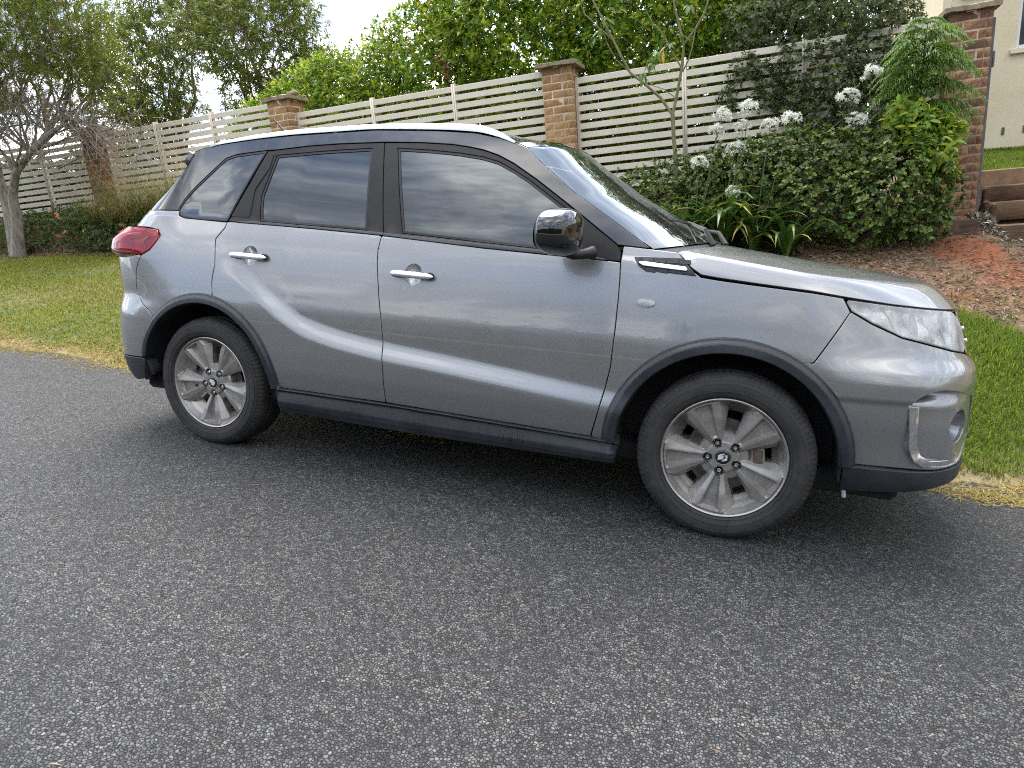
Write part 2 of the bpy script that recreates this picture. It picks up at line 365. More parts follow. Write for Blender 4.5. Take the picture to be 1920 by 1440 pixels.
def slat_mat():
    m = Mat('cream_powder_coat', (.56, .50, .42), .45); c = m.coord(); n = m.noise(c, 5., 6, .6)
    m.base(m.mix(m.ramp(n, [(.35, 0.), (.7, 1.)]), (.66, .59, .485), (.73, .66, .555))); m.rough(m.ramp(n, [(.3, .38), (.7, .55)])); return m.m
SLAT = slat_mat()
POSTM = simple('dimmed_post_cream', (.54, .475, .385), .45, 0., .08, 6.)  # slat cream darkened in the colour to offset how bright the posts look lit
def slat_mesh(L_):
    g = Geo(); g.box((0, -.0085, -.033), (L_, .0085, .033), .003); me_ = g.mesh('slat', sharp=30); me_.materials.append(SLAT); return me_
def fence_panel(x0, x1, zt, n, posts, label, y=4.755):
    o = empty('fence_panel', (x0, y, zt), 0, label, 'fence panel', 'cream slatted fence panels between brick pillars')
    px = [x0]+posts+[x1]; r = random.Random(int(x0*10))
    for a, b in zip(px[:-1], px[1:]):
        me_ = slat_mesh(b-a-.012)
        for k in range(n):
            s = bpy.data.objects.new('slat', me_); COL.objects.link(s); s.parent = o; s.location = (a-x0+.006, r.uniform(-.001, .001), -.033-.100*k)
            s.rotation_euler = (r.uniform(-.02, .02), r.uniform(-.0012, .0012), 0)
    for j, p in enumerate(px):
        g = Geo(); w = .025 if 0 < j < len(px)-1 else .018; up = .035 if 0 < j < len(px)-1 else .004
        g.box((-w, .010 if 0 < j < len(px)-1 else -.012, -.1*n-.10), (w, .055 if 0 < j < len(px)-1 else .03, up), .003)
        q = g.obj('post', POSTM, o); q.location = (p-x0+(w if j == 0 else -w if j == len(px)-1 else 0), 0, 0)
        if 0 < j < len(px)-1:
            g = Geo(); g.box((-.024, -.0125, -.1*n-.05), (-.002, -.0095, up-.006), .0); g.box((.002, -.0125, -.1*n-.05), (.024, -.0095, up-.006), .0); q2 = g.obj('cover_strip', POSTM, q, smooth=False)
    return o
fence_panel(-1.895, 1.785, 2.800, 13, [-.66, .55], 'cream slatted fence panel behind the forked sapling and white flowers')
fence_panel(-5.850, -2.255, 2.930, 12, [-4.635, -3.453], 'cream slatted fence panel above the car roof under the bright hedge')
fence_panel(-9.560, -6.210, 3.105, 11, [-8.45, -7.35], 'slatted fence panel with sky showing through, behind the car tail')
fence_panel(-13.60, -9.920, 3.115, 11, [-12.3, -11.09], 'slatted fence panel behind the pale multi stemmed tree trunk')

# =================================================================== house, gate post, steps
def render_mat():
    m = Mat('cream_rendered_wall', (.66, .58, .43), .9); c = m.coord(); n = m.noise(c, 2.2, 5); f = m.noise(c, 120., 4)
    m.base(m.mix(m.ramp(n, [(.35, 0.), (.7, 1.)]), (.66, .565, .39), (.74, .645, .465))); m.bump(f, .35, .004); return m.m
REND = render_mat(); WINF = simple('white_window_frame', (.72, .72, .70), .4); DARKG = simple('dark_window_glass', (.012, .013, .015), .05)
LOUV = simple('grey_louvre', (.05, .052, .055), .5); FASC = simple('cream_trim', (.70, .63, .48), .7)
house = empty('house', (2.4, 8.0, 1.6), 0, 'cream rendered house behind the right hand brick pillar', 'house')
def house_part(name, boxes, mat, parent=None, bev=.004):
    p_ = parent or house; g = Geo()
    for lo, hi in boxes: g.box(lo, hi, bev)
    o = g.obj(name, mat, p_); return o
WX0, WX1, WZ0, WZ1 = .86, 1.92, 1.27, 2.45
wall = house_part('wall', [((0, 0, -.6), (WX0, .25, 3.6)), ((WX1, 0, -.6), (7, .25, 3.6)), ((WX0, 0, -.6), (WX1, .25, WZ0)), ((WX0, 0, WZ1), (WX1, .25, 3.6))], REND, bev=0.)
house_part('side_wall', [((0, .25, -.6), (.25, 6, 3.6))], REND, bev=0.)
wf = house_part('window_frame', [((WX0, .05, WZ0), (WX0+.05, .12, WZ1)), ((WX1-.05, .05, WZ0), (WX1, .12, WZ1)), ((WX0+.05, .05, WZ0), (WX1-.05, .12, WZ0+.05)), ((WX0+.05, .05, WZ1-.05), (WX1-.05, .12, WZ1)), (((WX0+WX1)/2-.025, .05, WZ0+.05), ((WX0+WX1)/2+.025, .12, WZ1-.05))], WINF)
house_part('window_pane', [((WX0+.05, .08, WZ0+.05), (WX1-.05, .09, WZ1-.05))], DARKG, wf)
house_part('window_sill', [((WX0-.06, -.05, WZ0-.06), (WX1+.06, .10, WZ0-.001))], FASC, wf)
house_part('corner_trim', [((-.01, -.015, -.5), (.09, -.001, 3.6)), ((.46, -.015, -.5), (.50, -.001, 3.6))], FASC)
g = Geo(); V = [(.10, -.02, 2.02), (.16, -.02, 2.02), (.34, -.02, 2.40), (.28, -.02, 2.40)]; g.add(np.array(V+[(x, -.001, z) for x, y, z in V]), [(0, 1, 2, 3), (7, 6, 5, 4), (0, 4, 5, 1), (1, 5, 6, 2), (2, 6, 7, 3), (3, 7, 4, 0)]); g.obj('stair_stringer', FASC, house, smooth=False)
lv = house_part('louvre_vent', [((.20, -.030, 1.98), (.62, -.001, 2.60))], LOUV)
for k in range(10): house_part('vent_blade', [((.21+.041*k, -.045, 1.985), (.235+.041*k, -.031, 2.595))], LOUV, lv, 0.)
for x in (.80, 1.04, 1.30): house_part('weep_vent', [((x, -.012, .205), (x+.030, -.001, .30))], simple('weep_vent_brown', (.12, .085, .05), .8), None, 0.)
house_part('roof', [((-.5, -.5, 3.6), (7.2, 6.5, 3.75))], LOUV)
GATEM = simple('grey_gate_steel', (.11, .115, .115), .5, .0, .2, 20.)
gp = empty('gate_post', (2.165, 4.70, .60), 0, 'slim grey steel gate post fixed to the side of the tall pillar', 'gate post')
g = Geo(); g.box((-.012, -.02, 0), (.012, .03, 2.13), .003); g.obj('post', GATEM, gp)
g = Geo(); g.box((.013, -.025, 1.70), (.030, .02, 1.84), .003); g.obj('hinge', GATEM, gp)
def sleeper_mat():
    m = Mat('weathered_sleeper', (.1, .06, .04), .9); c = m.coord(scale=(1., 6., 6.)); n = m.noise(c, 5., 7, .7); d = m.noise(m.coord(), 3., 5); r = m.objrand()
    b = m.mix(m.ramp(n, [(.35, 0.), (.68, 1.)]), (.022, .014, .010), (.13, .075, .045)); b = m.mix(m.ramp(d, [(.45, 0.), (.65, .8)]), b, (.20, .12, .07))
    m.base(m.mix(m.ramp(r, [(.5, 0.), (1., .5)]), b, (.23, .145, .085))); m.bump(n, .9, .012); return m.m
SLEEP = sleeper_mat(); NEWT = simple('pale_timber', (.27, .175, .10), .8, 0., .3, 12.)
def sleeper(o, lo, hi, mat=SLEEP, nm='sleeper', rz=0.):
    lo, hi = np.array(lo), np.array(hi); c = (lo+hi)/2; h = (hi-lo)/2; g = Geo(); g.box(-h, h, .010); V = g.V[0]; V += rng.normal(0, .003, V.shape)
    q = g.obj(nm, mat, o); q.location = c; q.rotation_euler = (0, 0, rz); return q
edge = empty('garden_edging', (1.2, 4.16, .80), 0, 'dark weathered timber sleeper lying under the tall brick pillar', 'garden edging')
sleeper(edge, (-.9, -.06, -.05), (.86, .07, .135)); sleeper(edge, (-3.2, -.06, .02), (-.91, .07, .19))
st = empty('garden_steps', (2.25, 4.3, .55), 0, 'rustic timber sleeper steps rising to the upper lawn', 'steps')
for k, (y0, z0) in enumerate(((-.15, .13), (.15, .287), (.50, .493), (.80, .645))):
    sleeper(st, (.02+.0*k-(.0 if k else -.12), y0, z0-.18), (2.6, y0+.10, z0)); g = Geo()
    g.box((.05, y0+.101, z0-.16), (2.6, y0+.30, z0-.012), .004); g.obj('tread', simple('dusty_tread', (.20, .13, .085), .95, 0., .4, 20.), st)
    for a in (.01, .075): sleeper(st, (a-.02+(.12 if k == 0 else 0), y0-.055, z0-.30), (a+.03+(.12 if k == 0 else 0), y0-.004, z0+.02-.03*(a > .05)), SLEEP, 'peg')
rw = empty('retaining_board', (2.25, 5.42, 1.20), 0, 'long pale timber board holding the upper lawn above the steps', 'retaining board')
sleeper(rw, (0, -.0, -.05), (3.2, .05, .165), NEWT, 'board'); 
# =================================================================== the car
# car frame: X forward from the front axle, Y to the far side, Z up from the road
def sst(t): t = np.clip(t, 0, 1); return t*t*(3-2*t)
def pchip(xs, ys):
    xs = np.array(xs, float); ys = np.array(ys, float); h = np.diff(xs); d = np.diff(ys)/h
    m = np.zeros_like(xs); m[0] = d[0]; m[-1] = d[-1]
    for i in range(1, len(xs)-1):
        if d[i-1]*d[i] > 0:
            w1 = 2*h[i]+h[i-1]; w2 = h[i]+2*h[i-1]; m[i] = (w1+w2)/(w1/d[i-1]+w2/d[i])
    def ev(x):
        x = np.asarray(x, float); xc = np.clip(x, xs[0], xs[-1]); i = np.clip(np.searchsorted(xs, xc, side='right')-1, 0, len(xs)-2)
        t = (xc-xs[i])/h[i]; t2 = t*t; t3 = t2*t
        y = (2*t3-3*t2+1)*ys[i]+(t3-2*t2+t)*h[i]*m[i]+(-2*t3+3*t2)*ys[i+1]+(t3-t2)*h[i]*m[i+1]
        return y+np.where(x > xs[-1], (x-xs[-1])*m[-1], 0)+np.where(x < xs[0], (x-xs[0])*m[0], 0)
    return ev
PL = [(-3.30, 0), (-3.297, .2), (-3.283, .42), (-3.255, .60), (-3.20, .735), (-3.12, .815), (-3.0, .852), (-2.8, .871), (-2.5, .880), (-2.1, .886), (-1.5, .8875), (-.9, .8875), (-.4, .886), (-.05, .880), (.2, .870), (.38, .851), (.52, .822), (.63, .78), (.72, .715), (.795, .615), (.85, .48), (.885, .28), (.898, 0)]
def plan_curve():
    P = np.array(PL); s = np.r_[0, np.cumsum(np.hypot(*np.diff(P, axis=0).T))]
    fx = pchip(s, P[:, 0]); fh = pchip(s, P[:, 1])
    ss = np.linspace(0, s[-1], 3000); x = fx(ss); h = fh(ss); k = np.ones(121)/121
    xp = np.r_[x[0]*np.ones(60), x, x[-1]*np.ones(60)]; hp = np.r_[-h[60:0:-1], h, -h[-2:-62:-1]]
    x = np.convolve(xp, k, 'valid'); h = np.convolve(hp, k, 'valid')
    i = np.argmin(abs(ss-np.interp(-1.0, x, ss))); u = ss-ss[i]-1.0
    dx = np.gradient(x, u); dh = np.gradient(h, u); l = np.hypot(dx, dh)
    return u, x, h, -dh/l, dx/l
_U, _X, _H, _NX, _NH = plan_curve(); U0, U1 = float(_U[0]), float(_U[-1])
zc_f = pchip([-3.4, -2.35, -2.2, -2.1, -2.0, -1.9, -1.75, -1.6, -1.45, -1.2, -.9, -.5, -.2, 2], [.88, .86, .80, .735, .67, .62, .585, .562, .545, .523, .495, .458, .44, .44])
amp_f = pchip([-3.4, -2.45, -2.2, -2.0, -1.7, -.9, -.5, -.15, 2], [0, 0, .014, .026, .031, .031, .028, 0, 0])
def zbelt(u): return 1.043+(-.457-np.asarray(u, float))*.0457
mid_f = pchip([.15, .25, .34, .40, .47, .56, .66, .73, .80, .88, .95, 1.05, 1.15], [-.085, -.060, -.024, -.010, .001, .005, .005, .001, -.009, -.022, -.035, -.057, -.087])
frt_f = pchip([.15, .22, .30, .36, .42, .50, .58, .66, .70, .76, .84, .92, 1.0, 1.1], [-.05, -.005, .018, .018, .022, .023, .020, .020, .012, -.022, -.052, -.085, -.130, -.21])
rr_f = pchip([.15, .25, .32, .42, .55, .62, .68, .74, .82, .92, 1.0, 1.1, 1.2], [-.12, -.06, -.02, .0, .008, .008, -.006, -.018, -.012, -.010, -.018, -.035, -.06])
def off(u, z):
    u = np.asarray(u, float); z = np.asarray(z, float)
    zb = zbelt(np.clip(u, -2.7, .2)); zz = np.minimum(z, zb+.02)
    a = amp_f(u); m = mid_f(zz)-a*sst((zz-zc_f(u))/.10)
    wf = sst((u-.15)/.55); wr = sst((-2.62-u)/.5)
    o = m*(1-wf)*(1-wr)+frt_f(z)*wf+rr_f(np.minimum(z, zb+.02))*wr
    h = np.maximum(z-zb, 0)
    return o-(.30*h+.20*h*h+.5*np.maximum(h-.40, 0)**2)*(1-wf)
def S(u, z, extra=0.):
    """a point of the near body side: u runs along the plan outline (u = x amidships), z is height"""
    u = np.asarray(u, float); z = np.asarray(z, float)
    x = np.interp(u, _U, _X); h = np.interp(u, _U, _H); nx = np.interp(u, _U, _NX); nh = np.interp(u, _U, _NH)
    o = off(u, z)+extra; lw = sst((-2.62-u)/.5); lean = lw*(np.maximum(z-1.02, 0)*.62+.075*sst((z-1.0)/.12))
    return np.stack([x+nx*o+lean, -(h+nh*o), z+0*u], -1)
def resample(pts, step=.02, closed=True):
    P = np.array(pts, float); out = []
    keep = [0]
    for i in range(1, len(P)):
        if np.linalg.norm(P[i]-P[keep[-1]]) > .0045: keep.append(i)
    if closed and len(keep) > 3 and np.linalg.norm(P[keep[-1]]-P[0]) < .0045: keep.pop()
    P = P[keep]
    n = len(P) if closed else len(P)-1
    for i in range(n):
        a, b = P[i], P[(i+1) % len(P)]; k = max(1, int(math.ceil(np.linalg.norm(b-a)/step)))
        out += [a+(b-a)*j/k for j in range(k)]
    if not closed: out.append(P[-1])
    return np.array(out)
def area2(P): x, y = P[:, 0], P[:, 1]; return .5*np.sum(x*np.roll(y, -1)-np.roll(x, -1)*y)
def inset(P, d):
    """move a closed outline inwards by d (P counter-clockwise)"""
    a = P-np.roll(P, 1, 0); b = np.roll(P, -1, 0)-P
    a /= np.linalg.norm(a, axis=1, keepdims=True)+1e-12; b /= np.linalg.norm(b, axis=1, keepdims=True)+1e-12
    na = np.stack([-a[:, 1], a[:, 0]], 1); nb = np.stack([-b[:, 1], b[:, 0]], 1)
    m = na+nb; l = np.linalg.norm(m, axis=1, keepdims=True); m /= l+1e-9
    Q = P+m*d/np.clip((m*na).sum(1, keepdims=True), .5, 1)
    A = P; D = np.roll(P, -1, 0)-P; w = Q[:, None]-A[None]
    t = np.clip((w*D[None]).sum(-1)/((D*D).sum(-1)[None]+1e-12), 0, 1)
    dist = np.linalg.norm(w-t[..., None]*D[None], axis=-1).min(1)
    return Q[dist > abs(d)*.9]
def smooth_poly(pts, n=2, keep=()):
    P = [np.array(p, float) for p in pts]
    for _ in range(n):
        Q = []
        for i in range(len(P)):
            a, b = P[i], P[(i+1) % len(P)]; Q += [a*.75+b*.25, a*.25+b*.75]
        P = Q
    return np.array(P)
def in_poly(X, Y, P):
    r = np.zeros(len(X), bool); x0, y0 = P[:, 0], P[:, 1]; x1, y1 = np.roll(x0, -1), np.roll(y0, -1)
    for a, b, p, q in zip(x0, y0, x1, y1):
        if b != q: k = ((b > Y) != (q > Y)) & (X < (p-a)*(Y-b)/(q-b)+a); r ^= k
    return r
def seg_dist(V, P):
    D = np.roll(P, -1, 0)-P; out = np.empty(len(V))
    for s in range(0, len(V), 3000):
        w = V[s:s+3000, None]-P[None]; t = np.clip((w*D).sum(-1)/((D*D).sum(-1)+1e-12), 0, 1); out[s:s+3000] = np.linalg.norm(w-t[..., None]*D, axis=-1).min(1)
    return out
def fill2d(outer, holes, stepu, stepz):
    """constrained triangulation of an outline with holes over a regular grid"""
    loops = [outer]+list(holes); lo, hi = outer.min(0), outer.max(0)
    gx = np.arange(math.floor(lo[0]/stepu)+.41, hi[0]/stepu)*stepu; gz = np.arange(math.floor(lo[1]/stepz)+.41, hi[1]/stepz)*stepz
    GX, GZ = np.meshgrid(gx, gz, indexing='ij'); GX[:, 1::2] += stepu*.5; Q = np.stack([GX.ravel(), GZ.ravel()], 1)
    if len(Q):
        k = in_poly(Q[:, 0], Q[:, 1], outer)
        for h in holes: k &= ~in_poly(Q[:, 0], Q[:, 1], h)
        Q = Q[k]; m = min(stepu, stepz)*.55
        for l in loops:
            if len(Q): Q = Q[seg_dist(Q, l) > m]
    V = np.vstack(loops+([Q] if len(Q) else [])); E = []; s = 0
    for l in loops: n = len(l); E += [(s+a, s+(a+1) % n) for a in range(n)]; s += n
    sc = np.array([1., stepu/stepz]) if stepz < stepu else np.array([1., 1.])
    vo, eo, fo, *_ = delaunay_2d_cdt([Vector((float(a), float(b))) for a, b in V*sc], E, [], 0, 1e-7)
    V2 = np.array([v[:] for v in vo])/sc; F = np.array(fo); cen = V2[F].mean(1); k = in_poly(cen[:, 0], cen[:, 1], outer)
    for h in holes: k &= ~in_poly(cen[:, 0], cen[:, 1], h)
    F = F[k]; A = V2[F]; ar = (A[:, 1, 0]-A[:, 0, 0])*(A[:, 2, 1]-A[:, 0, 1])-(A[:, 2, 0]-A[:, 0, 0])*(A[:, 1, 1]-A[:, 0, 1]); F[ar < 0] = F[ar < 0][:, ::-1]
    cnt = {}
    for a, b, d in F.tolist():
        for e in ((a, b), (b, d), (d, a)): cnt[e] = 1
    bd = [e for e in cnt if (e[1], e[0]) not in cnt]
    used = np.unique(F); mp = -np.ones(len(V2), int); mp[used] = np.arange(len(used))
    return V2[used], mp[F], [(mp[a], mp[b]) for a, b in bd]
def panel(name, outer, mat, parent, holes=(), extra=0., gap=.0025, depth=.02, step=.05, side=-1, surf=None, roll=.0025, raw=False, rs=.02):
    """a sheet-metal (or glass) panel on the body surface with rolled, returned edges"""
    surf = surf or S
    ex = extra if callable(extra) else (lambda u, z: extra)
    P = resample(outer, rs); P = P[::-1] if area2(P) < 0 else P
    H = []
    for h in holes:
        q = resample(h, rs*.6); q = q[::-1] if area2(q) > 0 else q; H.append(inset(q, gap+roll*.7))
    su, sz = step if isinstance(step, tuple) else (step, step)
    V2, F, bd = fill2d(inset(P, gap+roll*.7), H, su, sz)
    def pos(v, d=0.): return surf(v[:, 0], v[:, 1], ex(v[:, 0], v[:, 1])+d)
    e = 5e-4
    du = pos(V2+[e, 0])-pos(V2-[e, 0]); dz = pos(V2+[0, e])-pos(V2-[0, e]); Nn = np.cross(du, dz)
    Nn /= np.linalg.norm(Nn, axis=1, keepdims=True)+1e-12
    V = [pos(V2)]; NN = [Nn]; FF = [F]
    bd = np.array(bd, int); ks = np.unique(bd); idx = {int(k): i for i, k in enumerate(ks)}
    ii = np.array([idx[int(a)] for a in bd[:, 0]]); jj = np.array([idx[int(b)] for b in bd[:, 1]])
    t = V2[bd[:, 1]]-V2[bd[:, 0]]; t /= np.linalg.norm(t, axis=1, keepdims=True)+1e-12; pe = np.stack([t[:, 1], -t[:, 0]], 1)
    on = np.zeros((len(ks), 2)); np.add.at(on, ii, pe); np.add.at(on, jj, pe); on /= np.linalg.norm(on, axis=1, keepdims=True)+1e-12
    O3 = pos(V2[ks]+on*e)-V[0][ks]; O3 -= Nn[ks]*(O3*Nn[ks]).sum(1, keepdims=True); O3 /= np.linalg.norm(O3, axis=1, keepdims=True)+1e-12
    n0 = len(V2); m = len(ks)
    r1 = V[0][ks]+O3*roll*.7-Nn[ks]*roll*.3; r2 = V[0][ks]+O3*roll-Nn[ks]*roll; r3 = r2-Nn[ks]*depth
    V += [r1, r2, r3]; a = Nn[ks]+O3; NN += [a/np.linalg.norm(a, axis=1, keepdims=True), O3, O3]
    i0 = bd[:, 0]; j0 = bd[:, 1]
    Q = [np.stack([i0, n0+ii, n0+jj, j0], 1), np.stack([n0+ii, n0+m+ii, n0+m+jj, n0+jj], 1), np.stack([n0+m+ii, n0+2*m+ii, n0+2*m+jj, n0+m+jj], 1)]
    V = np.vstack(V); NN = np.vstack(NN); Q = np.vstack(Q)
    if side > 0:
        V = V*[1, -1, 1]; NN = NN*[1, -1, 1]; F = F[:, ::-1]; Q = Q[:, ::-1]
    me = np_mesh(name, V, [F, Q], True)
    if len(me.vertices) == len(NN): me.normals_split_custom_set_from_vertices(NN.tolist())
    if raw: return me
    return link(name, me, mat, parent)

# ---- materials
def paint_mat():
    m = Mat('grey_metallic_paint', (.30, .30, .31), .33, .68)
    m.set('Coat Weight', .9); m.set('Coat Roughness', .03); m.set('Coat IOR', 1.55)
    c = m.coord(); fl = m.n('ShaderNodeTexVoronoi', i_Scale=900.0); m.l(c, fl.inputs[0])
    cl = m.ramp(m.noise(c, 3.0, 5), [(.35, 0.), (.7, 1.)])
    b1 = m.mix(fl.outputs['Color'], (.262, .265, .270), (.278, .281, .286)); m.base(m.mix(cl, b1, (.270, .271, .272)))
    m.rough(m.ramp(m.noise(c, 9., 6), [(.3, .30), (.75, .36)])); return m.m
PAINT = paint_mat()
BLACKP = simple('black_roof_paint', (.012, .012, .014), .16, 0., .2, 20., Coat_Weight=1.0, Coat_Roughness=.05, Coat_IOR=1.5)
def clad_mat():
    m = Mat('weathered_black_plastic', (.03, .034, .042), .5)
    c = m.coord(); a = m.noise(c, 6., 6, .65); b = m.noise(c, 420., 2)
    m.base(m.mix(m.ramp(a, [(.35, 0.), (.75, 1.)]), (.013, .015, .019), (.032, .036, .043)))
    m.rough(m.ramp(a, [(.3, .38), (.7, .58)])); m.bump(b, .22, .0012); return m.m
CLAD = clad_mat()
TRIM = simple('faded_black_trim', (.016, .0145, .0135), .42, 0., .55, 9., Specular_IOR_Level=.28)
RUBBER_SEAL = simple('black_window_seal', (.008, .008, .009), .55)
DARK = simple('dark_underbody', (.008, .008, .009), .9)
LINER = simple('wheel_arch_liner', (.013, .013, .014), .8, 0., .5, 14.)
DIRT = simple('dark_drip_stain', (.006, .006, .007), .7)
CHROME = simple('chrome', (.72, .72, .74), .12, 1.0, .12, 40.)
SATIN = simple('satin_silver', (.74, .75, .76), .22, .85, .06, 20., Coat_Weight=.5)
GLOSSB = simple('gloss_black', (.006, .006, .007), .035, 0., Coat_Weight=1.0, Coat_Roughness=.02)
def glass_mat(name, tint, refl=1.45, haze=.0):
    m = bpy.data.materials.new(name); m.use_nodes = True; t = m.node_tree; t.nodes.clear()
    o = N(t, 'ShaderNodeOutputMaterial'); tr = N(t, 'ShaderNodeBsdfTransparent'); tr.inputs[0].default_value = (*tint, 1)
    gl = N(t, 'ShaderNodeBsdfGlossy'); gl.inputs['Roughness'].default_value = .012; gl.inputs[0].default_value = (.86, .93, 1.0, 1)  # bluish gloss colour stands in for blue sky in the reflections
    fr = N(t, 'ShaderNodeFresnel'); fr.inputs[0].default_value = refl
    mx = N(t, 'ShaderNodeMixShader'); t.links.new(fr.outputs[0], mx.inputs[0]); t.links.new(tr.outputs[0], mx.inputs[1]); t.links.new(gl.outputs[0], mx.inputs[2])
    last = mx.outputs[0]
    if haze:
        tcn = N(t, 'ShaderNodeTexCoord'); nz = N(t, 'ShaderNodeTexNoise', i_Scale=14.0, i_Detail=6.0); t.links.new(tcn.outputs['Object'], nz.inputs[0])
        r = ramp(t, [(.35, haze*.4), (.7, haze)], nz.outputs[0]); df = N(t, 'ShaderNodeBsdfDiffuse'); df.inputs[0].default_value = (.90, .90, .88, 1)
        m2 = N(t, 'ShaderNodeMixShader'); t.links.new(r.outputs[0], m2.inputs[0]); t.links.new(last, m2.inputs[1]); t.links.new(df.outputs[0], m2.inputs[2]); last = m2.outputs[0]
    t.links.new(last, o.inputs[0]); return m
GLASS_T = glass_mat('tinted_window_glass', (.03, .036, .042), 1.85, .012)
GLASS_F = glass_mat('front_window_glass', (.09, .11, .12), 1.8, .012)
GLASS_W = glass_mat('windscreen_glass', (.40, .48, .45), 2.7, .02)
LENS = glass_mat('whitened_lamp_lens', (.96, .97, .97), 1.45, .50)  # white diffuse haze stands in for sky light thrown back by the reflectors
def redlens():
    m = Mat('red_lamp_lens', (.42, .012, .018), .10); m.set('Coat Weight', .5); m.set('Specular IOR Level', .3); m.set('Coat Roughness', .02); m.set('Subsurface Weight', .0)
    c = m.coord(scale=(1, 1, 1)); w = m.n('ShaderNodeTexWave', i_Scale=60.0, i_Distortion=.0, bands_direction='Z'); m.l(c, w.inputs[0])
    m.base(m.mix(m.ramp(w.outputs[0], [(.3, 0.), (.7, 1.)]), (.24, .005, .008), (.31, .007, .012))); return m.m
REDLENS = redlens(); DARKRED = simple('dark_red_lens', (.10, .006, .009), .08, Coat_Weight=1.0)

car = empty('car', (0, 0, 0), 0, 'silver grey hatchback with black roof parked half on the grass verge', 'car')
car.matrix_world = Matrix(CAR_AXES).to_4x4()

gapB = [(-1.622, 1.514), (-1.534, 1.118), (-1.535, 1.084), (-1.541, 1.03), (-1.537, .975), (-1.512, .83), (-1.493, .736), (-1.475, .614), (-1.463, .534), (-1.457, .361)]
gapC = [(-2.381, 1.127), (-2.388, 1.10), (-2.412, 1.07), (-2.432, 1.045), (-2.430, 1.01), (-2.42, .92), (-2.427, .878), (-2.430, .833), (-2.421, .774)]
gapA = [(-.459, 1.037), (-.453, .97), (-.4505, .893), (-.450, .779), (-.455, .632), (-.467, .56), (-.481, .482), (-.497, .41), (-.513, .346)]
ftop = [(-1.622, 1.514), (-1.435, 1.512), (-1.28, 1.503), (-1.20, 1.492), (-1.126, 1.478), (-1.049, 1.454), (-.972, 1.419), (-.855, 1.351), (-.705, 1.254), (-.597, 1.182), (-.479, 1.101), (-.462, 1.075), (-.459, 1.04)]
beltF = [(-1.527, 1.097), (-1.04, 1.065), (-.657, 1.047), (-.459, 1.038)]
beltR = [(-2.381, 1.13), (-2.248, 1.126), (-1.914, 1.115), (-1.527, 1.098)]
rtop = [(-2.248, 1.473), (-2.194, 1.479), (-2.019, 1.499), (-1.852, 1.509), (-1.622, 1.515)]
def arc(c, r, a0, a1, n=40): return [(c[0]+r*math.cos(math.radians(a)), c[1]+r*math.sin(math.radians(a))) for a in np.linspace(a0, a1, n)]
FC, RC = (-.010, .330), (-2.490, .330)
FO, FI, RO, RI = .457, .404, .449, .405
sillF = [(-.40, .333), (-.498, .338), (-1.456, .361)]
seamF = [(.371, .908), (.264, .725)]
seamR = [(-2.85, .672), (-2.909, .706), (-2.953, .767), (-2.943, .871), (-2.909, .943), (-2.892, .955)]
hlow = [(.911, .772), (.80, .785), (.692, .804), (.562, .828), (.448, .871), (.371, .910)]
hlamp = [(.344, .953), (.524, .938), (.681, .930), (.80, .926), (.887, .922), (.945, .903), (.982, .868), (.985, .825), (.955, .785)]+hlow
hoodedge = [(-.244, 1.085), (-.219, 1.06), (-.189, 1.026), (-.150, .999), (-.09, .992), (.032, .982), (.233, .967), (.343, .955)]
tlamp_front = [(-2.892, .955), (-2.849, .976), (-2.818, 1.01), (-2.806, 1.035), (-2.813, 1.055), (-2.841, 1.075)]
roofline = [(-.97, 1.506), (-1.067, 1.531), (-1.18, 1.553), (-1.37, 1.566), (-1.69, 1.573), (-1.87, 1.564), (-2.12, 1.55), (-2.29, 1.534), (-2.425, 1.519), (-2.553, 1.504), (-2.70, 1.478), (-2.86, 1.455)]
wsedge = [(-.339, 1.092), (-.404, 1.13), (-.54, 1.215), (-.68, 1.298), (-.833, 1.41), (-.927, 1.488), (-.97, 1.506)]
qglass = [(-2.733, 1.181), (-2.70, 1.225), (-2.512, 1.407), (-2.482, 1.434), (-2.42, 1.452), (-2.251, 1.473), (-2.318, 1.305), (-2.387, 1.131), (-2.55, 1.135), (-2.66, 1.141), (-2.701, 1.152), (-2.725, 1.165)]
fglass = [(-1.545, 1.486), (-1.387, 1.477), (-1.232, 1.463), (-1.119, 1.446), (-1.043, 1.426), (-.965, 1.39), (-.888, 1.348), (-.813, 1.300), (-.705, 1.232), (-.665, 1.15), (-.648, 1.066), (-1.04, 1.088), (-1.437, 1.112)]
rglass = [(-2.19, 1.451), (-2.00, 1.468), (-1.85, 1.478), (-1.678, 1.486), (-1.648, 1.30), (-1.621, 1.118), (-1.90, 1.128), (-2.201, 1.139), (-2.215, 1.20), (-2.223, 1.26), (-2.214, 1.30), (-2.20, 1.38)]
def ell(c, a, b, n=28): return [(c[0]+a*math.cos(t), c[1]+b*math.sin(t)) for t in np.linspace(0, 2*PI, n, endpoint=False)]
HF, HR = (-1.352, .938), (-2.222, .975)
xhump = lambda u, z: 0.

